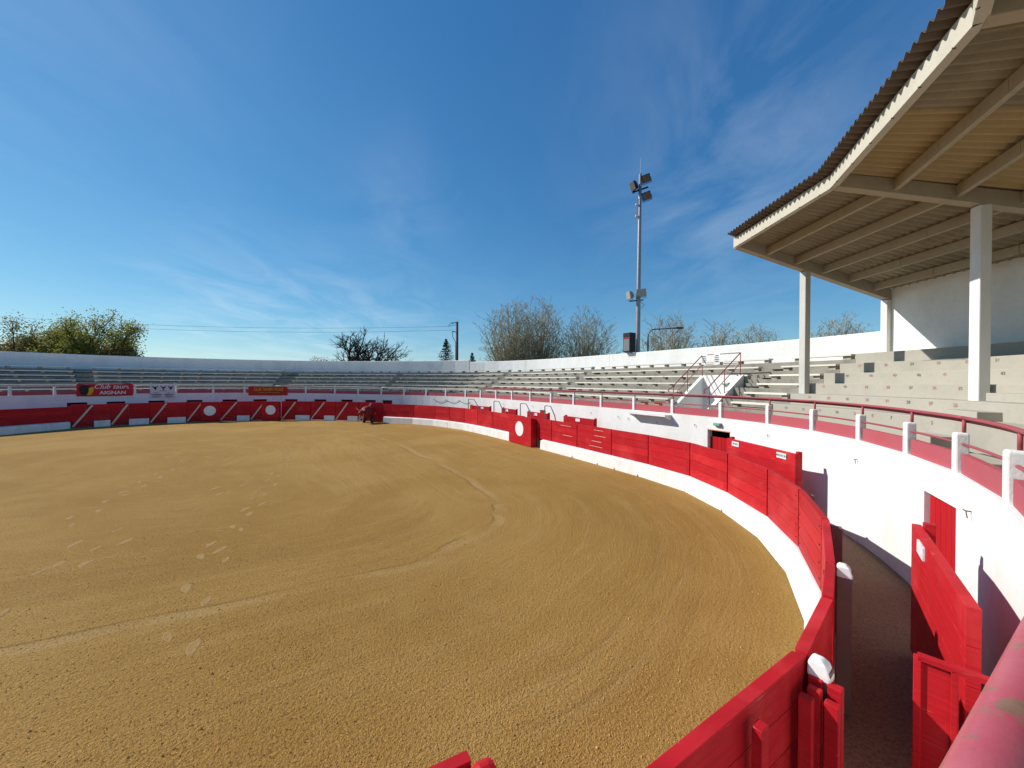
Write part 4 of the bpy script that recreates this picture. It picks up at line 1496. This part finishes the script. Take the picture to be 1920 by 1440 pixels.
lsp = W(57.02, 8.52)
t_, n = TN(57.0)
SPK = thing('loudspeaker', V3(lsp, 5.6), 'black box loudspeaker mounted on the perimeter wall by the mast', 'speaker')
MB().box(V3(lsp, 6.33), V3(t_, 0), V3(n, 0), (0, 0, 1), .30, .30, .66).build('cabinet', 'black', SPK, bevel=.015)
MB().box(V3(lsp - n * .302, 6.62), V3(t_, 0), V3(n, 0), (0, 0, 1), .29, .004, .025).build('red_stripe', 'bannerred', SPK)
MB().box(V3(lsp - n * .303, 6.15), V3(t_, 0), V3(n, 0), (0, 0, 1), .25, .004, .40).build('grille', 'tube', SPK)
MB().plan([lsp - t_ * .2 - n * .2, lsp + t_ * .2 - n * .2, lsp + t_ * .2 + n * .1, lsp - t_ * .2 + n * .1], 5.61, 5.67).build('bracket', 'steel', SPK)

lb = W(56.6, 9.9)
SL = thing('street_lamp', V3(lb, 0), 'thin curved street lamp arm behind the mast', 'street lamp')
pts = [V3(lb, 0), V3(lb, 6.5)]
for k in range(7):
    a = math.pi / 2 * k / 6
    pts.append(V3(lb, 6.5) + Vector((.42 * (1 - math.cos(a)), 0, .55 * math.sin(a) + .25)))
pts.append(V3(lb, 7.35) + Vector((1.9, 0, .04)))
MB().tube(pts, [.06] * 2 + [.045] * 7 + [.035], 8).build('post', 'tube', SL, smooth=True)
mb = MB()
lc = V3(lb, 7.36) + Vector((2.15, 0, .04))
mb.loft([[lc + Vector((d0, w * a, h * b2)) for a, b2 in ((-1, -1), (1, -1), (1, 1), (-1, 1))] for d0, w, h in ((-.35, .05, .03), (-.1, .12, .05), (.25, .11, .045), (.36, .04, .02))])
mb.build('lamp_head', 'black', SL)

# ================================================================ utility pole and wires
up = Vector((-8.6, 60.0))
UP = thing('utility_pole', V3(up, 0), 'dark wooden utility pole standing behind the far wall', 'pole')
UZ = 12.9
MB().tube([V3(up, 0), V3(up, UZ)], [.24, .17], 10).build('pole', 'pole_wood', UP, smooth=True)
MB().bar(V3(up, UZ - .05), V3(up + Vector((-.9, -.2)), UZ - .35), .09, .09).build('bracket_arm', 'pole_wood', UP)
MB().bar(V3(up, UZ - .45), V3(up + Vector((-1.3, -.3)), UZ - .75), .05, .05).build('bracket_arm', 'pole_wood', UP)
MB().bar(V3(up, UZ - 1.65), V3(up + Vector((-.8, 0)), UZ - 1.5), .10, .12).build('bracket_arm', 'pole_wood', UP)
MB().tube([V3(up + Vector((-.75, 0)), UZ - 1.55), V3(up + Vector((-.7, -.1)), UZ - 2.3), V3(up + Vector((-.2, -.2)), UZ - 3.2), V3(up + Vector((-.22, -.2)), UZ - 6)], .045, 6).build('cable_loop', 'pole_wood', UP)
MB().tube([V3(up + Vector((-.2, -.1)), UZ - .2), V3(up + Vector((-.9, -.1)), UZ - .15), V3(up + Vector((-1.25, -.1)), UZ - .55), V3(up + Vector((-1.3, -.1)), UZ - .8)], .03, 6).build('jumper', 'pole_wood', UP)
wl_ = [((-9.9, 59.8, UZ - .75), (-112, 59, 16.2), 1.9, 'upper'), ((-9.4, 60, UZ - 1.3), (-112, 61, 15.9), 2.0, 'lower')]
for a, c_, sg, w_ in wl_:
    a, c_ = Vector(a), Vector(c_)
    mb = MB()
    mb.tube([a.lerp(c_, u / 30) - Vector((0, 0, sg * 4 * (u / 30) * (1 - u / 30))) for u in range(31)], .017, 5)
    tag(mb.build('overhead_wire', 'wire'), 'thin overhead wire sagging left from the utility pole, the ' + w_ + ' one', 'wire', 'overhead wires')

# ================================================================ trees
def branch_tree(rng, base, height, spread, stems, levels, r0, mat_bark, parent_t, twig_r=.02, up=.6, low=.12, kids=(3, 4), lenf=.62, droop=0.0, angle=.55, half=None):
    """recursive branches, returns twig tips"""
    mb = MB()
    tips = []

    def grow(p, d, L, r, lv):
        n = 3 if lv < 3 else 2
        pts, rs = [p], [r]
        q, dd = p.copy(), d.copy()
        for i in range(n):
            dd = (dd + Vector((rng.uniform(-.16, .16), rng.uniform(-.16, .16), rng.uniform(-.06, .14) * up - droop))).normalized()
            q = q + dd * (L / n)
            pts.append(q.copy())
            rs.append(max(twig_r * .6, r * (1 - .42 * (i + 1) / n)))
        mb.tube(pts, rs, 6 if lv < 2 else (4 if lv < 4 else 3), caps=False)
        if lv >= levels:
            tips.append((pts[-1], dd))
            tips.append((pts[-2], dd))
            return
        nk = rng.randint(*kids)
        for k in range(nk):
            u = rng.uniform(.35, 1.0) if k else 1.0
            idx = min(n - 1, int(u * n))
            f_ = u * n - idx
            pp = pts[idx].lerp(pts[min(idx + 1, n)], f_ if idx < n else 0)
            az = rng.uniform(0, 2 * math.pi)
            ref = dd.cross(Vector((0, 0, 1)))
            if ref.length < .05:
                ref = Vector((1, 0, 0))
            ref.normalize()
            side = (ref * math.cos(az) + dd.cross(ref) * math.sin(az))
            an = rng.uniform(.5, 1.25) * angle if k else rng.uniform(.1, .35)
            nd = (dd * math.cos(an) + side * math.sin(an) + Vector((0, 0, up * .22))).normalized()
            grow(pp, nd, L * lenf * rng.uniform(.75, 1.2), max(twig_r, r * (.58 if k else .7)), lv + 1)
    b0 = Vector(base)
    for sgi in range(stems):
        a = 2 * math.pi * sgi / stems + rng.uniform(-.4, .4)
        sp_ = spread * rng.uniform(.5, 1.1) if stems > 1 else 0.03
        d = Vector((math.cos(a) * sp_, math.sin(a) * sp_, 1)).normalized()
        grow(b0 + Vector((math.cos(a) * .2, math.sin(a) * .2, 0)), d, height * .42 * rng.uniform(.9, 1.1), r0, 0)
    av = np.array(mb.v)
    bx, by = b0.x, b0.y
    kz = height / np.percentile(av[:, 2], 99.8)
    kx = (half / np.percentile(np.abs(av[:, 0] - bx), 98.5)) if half else 1.0
    av = np.c_[bx + (av[:, 0] - bx) * kx, by + (av[:, 1] - by) * kx, av[:, 2] * kz]
    mb.v = [tuple(q) for q in av]
    tips = [(Vector((bx + (p.x - bx) * kx, by + (p.y - by) * kx, p.z * kz)), d) for p, d in tips]
    mb.build('trunk', mat_bark, parent_t, fixn=False)
    return tips


def leafcloud(rng, pts, size, per, mat, parent, name='crown', jitter=.5):
    mb = MB()
    for p, d in pts:
        for k in range(per):
            c = p + Vector((rng.gauss(0, jitter), rng.gauss(0, jitter), rng.gauss(0, jitter)))
            a = Vector((rng.uniform(-1, 1), rng.uniform(-1, 1), rng.uniform(-1, 1))).normalized()
            b2 = a.cross(Vector((rng.uniform(-1, 1), rng.uniform(-1, 1), rng.uniform(-1, 1)))).normalized()
            s_ = size * rng.uniform(.6, 1.3)
            mb.add([c - a * s_ * .5, c + b2 * s_ * .35, c + a * s_ * .5, c - b2 * s_ * .35], [(0, 1, 2, 3)])
    return mb.build(name, mat, parent, fixn=False)


def px2w(px, d):
    return (px - 960) / 720.0 * d


def bare_plane(seed, px, d, ztop, half, label, limbs=15, zlow=2.5):
    """vase of limbs fanning out to a rounded dome, each feathered with fine upswept twigs"""
    rng = random.Random(seed)
    x = px2w(px, d)
    tr = thing('plane_tree', (x, d, 0), label, 'tree', 'bare plane trees behind the wall')
    mb = MB()
    tips = []
    b0 = Vector((x, d, 0))

    def bez(p, q, sag, n):
        mid_ = p.lerp(q, .5) + Vector((rng.uniform(-.25, .25), rng.uniform(-.25, .25), 0)) - Vector((0, 0, sag))
        return [p * (1 - u) ** 2 + mid_ * 2 * u * (1 - u) + q * u * u for u in [i / n for i in range(n + 1)]]
    mb.tube([b0, b0 + Vector((0, 0, zlow))], [.42, .34], 8, caps=False)
    for i in range(limbs):
        az = 2.399963 * i + rng.uniform(-.2, .2)
        th = math.sqrt((i + .5) / limbs) * 1.22
        rr = rng.uniform(.86, 1.0)
        tgt = b0 + Vector((math.sin(th) * math.cos(az) * half * 1.0 * rr, math.sin(th) * math.sin(az) * half * rr, zlow + (ztop - zlow) * (math.cos(th) ** .75) * rr))
        st = b0 + Vector((0, 0, zlow * rng.uniform(.55, 1.0)))
        pts = bez(st, tgt, -(.06 + .10 * math.sin(th)) * (tgt - st).length * -1, 8)
        L0 = (tgt - st).length
        mb.tube(pts, [.085 * (1 - .86 * k / 8) + .012 for k in range(9)], 4, caps=False)
        nb = int(L0 * 1.35)
        for k in range(nb):
            u = .22 + .78 * (k + rng.random()) / nb
            f_ = u * 8
            j = min(7, int(f_))
            p = pts[j].lerp(pts[j + 1], f_ - j)
            dd = (pts[j + 1] - pts[j]).normalized()
            ax_ = Vector((rng.uniform(-1, 1), rng.uniform(-1, 1), rng.uniform(-.5, .5)))
            sd3 = (ax_ - dd * ax_.dot(dd)).normalized()
            dirn = (dd * .75 + sd3 * rng.uniform(.6, 1.15) + Vector((0, 0, .16))).normalized()
            L1 = L0 * rng.uniform(.14, .27) * (1.25 - .55 * u)
            q = p + dirn * L1
            bp = bez(p, q, .10 * L1, 4)
            mb.tube(bp, [.034 * (1 - .6 * w / 4) for w in range(5)], 3, caps=False)
            for w in range(rng.randint(5, 6)):
                uu = rng.uniform(.2, 1.0)
                g_ = uu * 4
                jj = min(3, int(g_))
                pp = bp[jj].lerp(bp[jj + 1], g_ - jj)
                ax2 = Vector((rng.uniform(-1, 1), rng.uniform(-1, 1), rng.uniform(-.3, .6)))
                d2 = (dirn * .7 + ax2.normalized() * .85 + Vector((0, 0, .22))).normalized()
                L2 = rng.uniform(.4, .95)
                e = pp + d2 * L2
                mb.tube([pp, pp.lerp(e, .5) + Vector((rng.uniform(-.06, .06), rng.uniform(-.06, .06), 0)), e], [.018, .015, .010], 3, caps=False)
                tips.append((e, d2))
                tips.append((pp.lerp(e, rng.uniform(.3, .8)), d2))
    mb.build('trunk', 'palebark', tr, fixn=False)
    leafcloud(rng, tips, .15, 1, 'bud', tr, jitter=.10)
    return tr


bare_plane(11, 960, 75, 19.9, 6.9, 'bare budding plane tree, left half of the big pair left of the mast', 64)
bare_plane(12, 1012, 79, 20.6, 6.4, 'bare budding plane tree, right half of the big pair left of the mast', 58)
bare_plane(13, 1098, 80, 18.4, 7.0, 'bare budding plane tree just left of the floodlight mast', 58)
bare_plane(14, 1253, 62, 14.6, 5.2, 'bare budding plane tree just right of the floodlight mast', 46)
bare_plane(15, 1352, 60, 12.9, 4.1, 'bare budding plane tree right of the street lamp', 36)
bare_plane(16, 1420, 62, 13.1, 4.2, 'bare budding plane tree left of the canopy pillar', 36)
bare_plane(17, 1573, 58, 14.0, 5.3, 'bare budding plane tree seen under the canopy corner', 46)

# bare dark oak
rng = random.Random(21)
OX, OD = px2w(682, 82), 82
ok = thing('oak_tree', (OX, OD, 0), 'leafless dark oak with twisting branches behind the far wall', 'tree')
tp = branch_tree(rng, (OX, OD, 0), 14.2, .62, 5, 5, .30, 'darkbark', ok, twig_r=.03, up=.35, kids=(3, 4), lenf=.62, angle=.8, half=8.4)
rng2 = random.Random(22)


def leafy_oak(seed, px, d, ztop, width, label, mat, nleaf, stems=4):
    rng = random.Random(seed)
    x = px2w(px, d)
    tr = thing('oak_tree', (x, d, 0), label, 'tree')
    tips = branch_tree(rng, (x, d, 0), ztop - .3, .7, stems, 4, .30, 'bark', tr, twig_r=.04, up=.3, kids=(3, 4), lenf=.66, angle=.85, half=width)
    rng.shuffle(tips)
    leafcloud(rng, tips, .27, int(nleaf * 1.7), mat, tr, jitter=.6)
    return tr


leafy_oak(31, 150, 62, 13.9, 5.8, 'green leafy oak above the left wall', 'oakleaf', 11, 5)
leafy_oak(32, 84, 66, 12.6, 4.6, 'bronze green oak between two greener oaks at the left', 'oakleaf2', 6)
leafy_oak(33, 4, 60, 12.8, 4.6, 'young leafed oak at the left edge', 'oakleaf2', 8)
leafy_oak(34, 212, 64, 9.9, 3.4, 'low olive oak at the right end of the left group', 'oakleaf2', 7, 3)


def shrub(seed, px, d, ztop, rx, label, mat, name='shrub', n=900, size=.32, group=None):
    rng = random.Random(seed)
    x = px2w(px, d)
    t2 = thing(name, (x, d, 0), label, 'shrub' if name == 'shrub' else 'tree', group)
    pts = []
    lobes = [(Vector((rng.uniform(-.6, .6) * rx, rng.uniform(-.5, .5) * rx, ztop * rng.uniform(.6, .85))), rng.uniform(.35, .6) * rx) for _ in range(7)]
    for k in range(n):
        c, rr = rng.choice(lobes)
        v = Vector((rng.gauss(0, 1), rng.gauss(0, 1), rng.gauss(0, .8))).normalized() * rr * rng.uniform(.55, 1.05)
        p = c + v
        p.z = min(p.z, ztop + rng.uniform(-.3, .2))
        pts.append((Vector((x, d, 0)) + p, None))
    leafcloud(rng, pts, size, 2, mat, t2, jitter=.15)
    mb = MB()
    for k in range(6):
        c, rr = lobes[k]
        mb.tube([(x, d, 0), (x + c.x * .5, d + c.y * .5, c.z * .55), (x + c.x, d + c.y, c.z)], [.14, .08, .03], 5)
    mb.build('trunk', 'bark', t2, fixn=False)


shrub(41, 1263, 52, 8.6, 1.9, 'olive green bushy tree top just right of the loudspeaker', 'shrub')
shrub(42, 1345, 50, 8.6, 1.5, 'olive green bushy tree top left of the stair railing', 'shrub')
shrub(43, 1042, 66, 8.5, 3.0, 'olive green bushy tree top under the big plane trees', 'shrub', n=700)
shrub(44, 612, 74, 8.3, 3.2, 'pale blossoming shrub at the left of the bare oak', 'blossom', n=500, size=.28)
shrub(45, 748, 78, 9.2, 2.6, 'dark brown green bush at the right of the bare oak', 'oakleaf2', n=800)
shrub(46, 1495, 70, 8.3, 1.6, 'dark low bush behind the canopy pillar', 'needle', n=300)


def conifer(seed, px, d, ztop, width, label):
    rng = random.Random(seed)
    x = px2w(px, d)
    t2 = thing('conifer', (x, d, 0), label, 'tree', 'conifers behind the far wall')
    MB().tube([(x, d, 0), (x, d, ztop)], [.25, .03], 7).build('trunk', 'darkbark', t2)
    mb = MB()
    z = 3.0
    while z < ztop:
        f_ = (ztop - z) / (ztop - 3.0)
        R0 = width / 2 * (f_ ** .8) * rng.uniform(.8, 1.15) + .08
        for k in range(11):
            a = rng.uniform(0, 2 * math.pi)
            R1 = R0 * rng.uniform(.6, 1.1)
            for q in range(7):
                u = (q + rng.random()) / 7
                c = Vector((x + math.cos(a) * R1 * u, d + math.sin(a) * R1 * u, z - .25 * u * R1 + rng.uniform(-.1, .15) + .22 * u * u))
                av = Vector((rng.uniform(-1, 1), rng.uniform(-1, 1), rng.uniform(-.6, .8))).normalized()
                bv = av.cross(Vector((rng.uniform(-1, 1), rng.uniform(-1, 1), rng.uniform(-1, 1)))).normalized()
                s_ = rng.uniform(.25, .5)
                mb.add([c - av * s_ * .5, c + bv * s_ * .25, c + av * s_ * .5, c - bv * s_ * .25], [(0, 1, 2, 3)])
        z += .34
    mb.build('crown', 'needle', t2, fixn=False)


conifer(51, 836, 84, 12.6, 8.4, 'dark conifer left of the utility pole')
conifer(52, 885, 96, 10.6, 6.0, 'small dark conifer right of the utility pole')
conifer(53, 797, 98, 8.6, 2.2, 'tiny dark conifer tip well left of the utility pole')
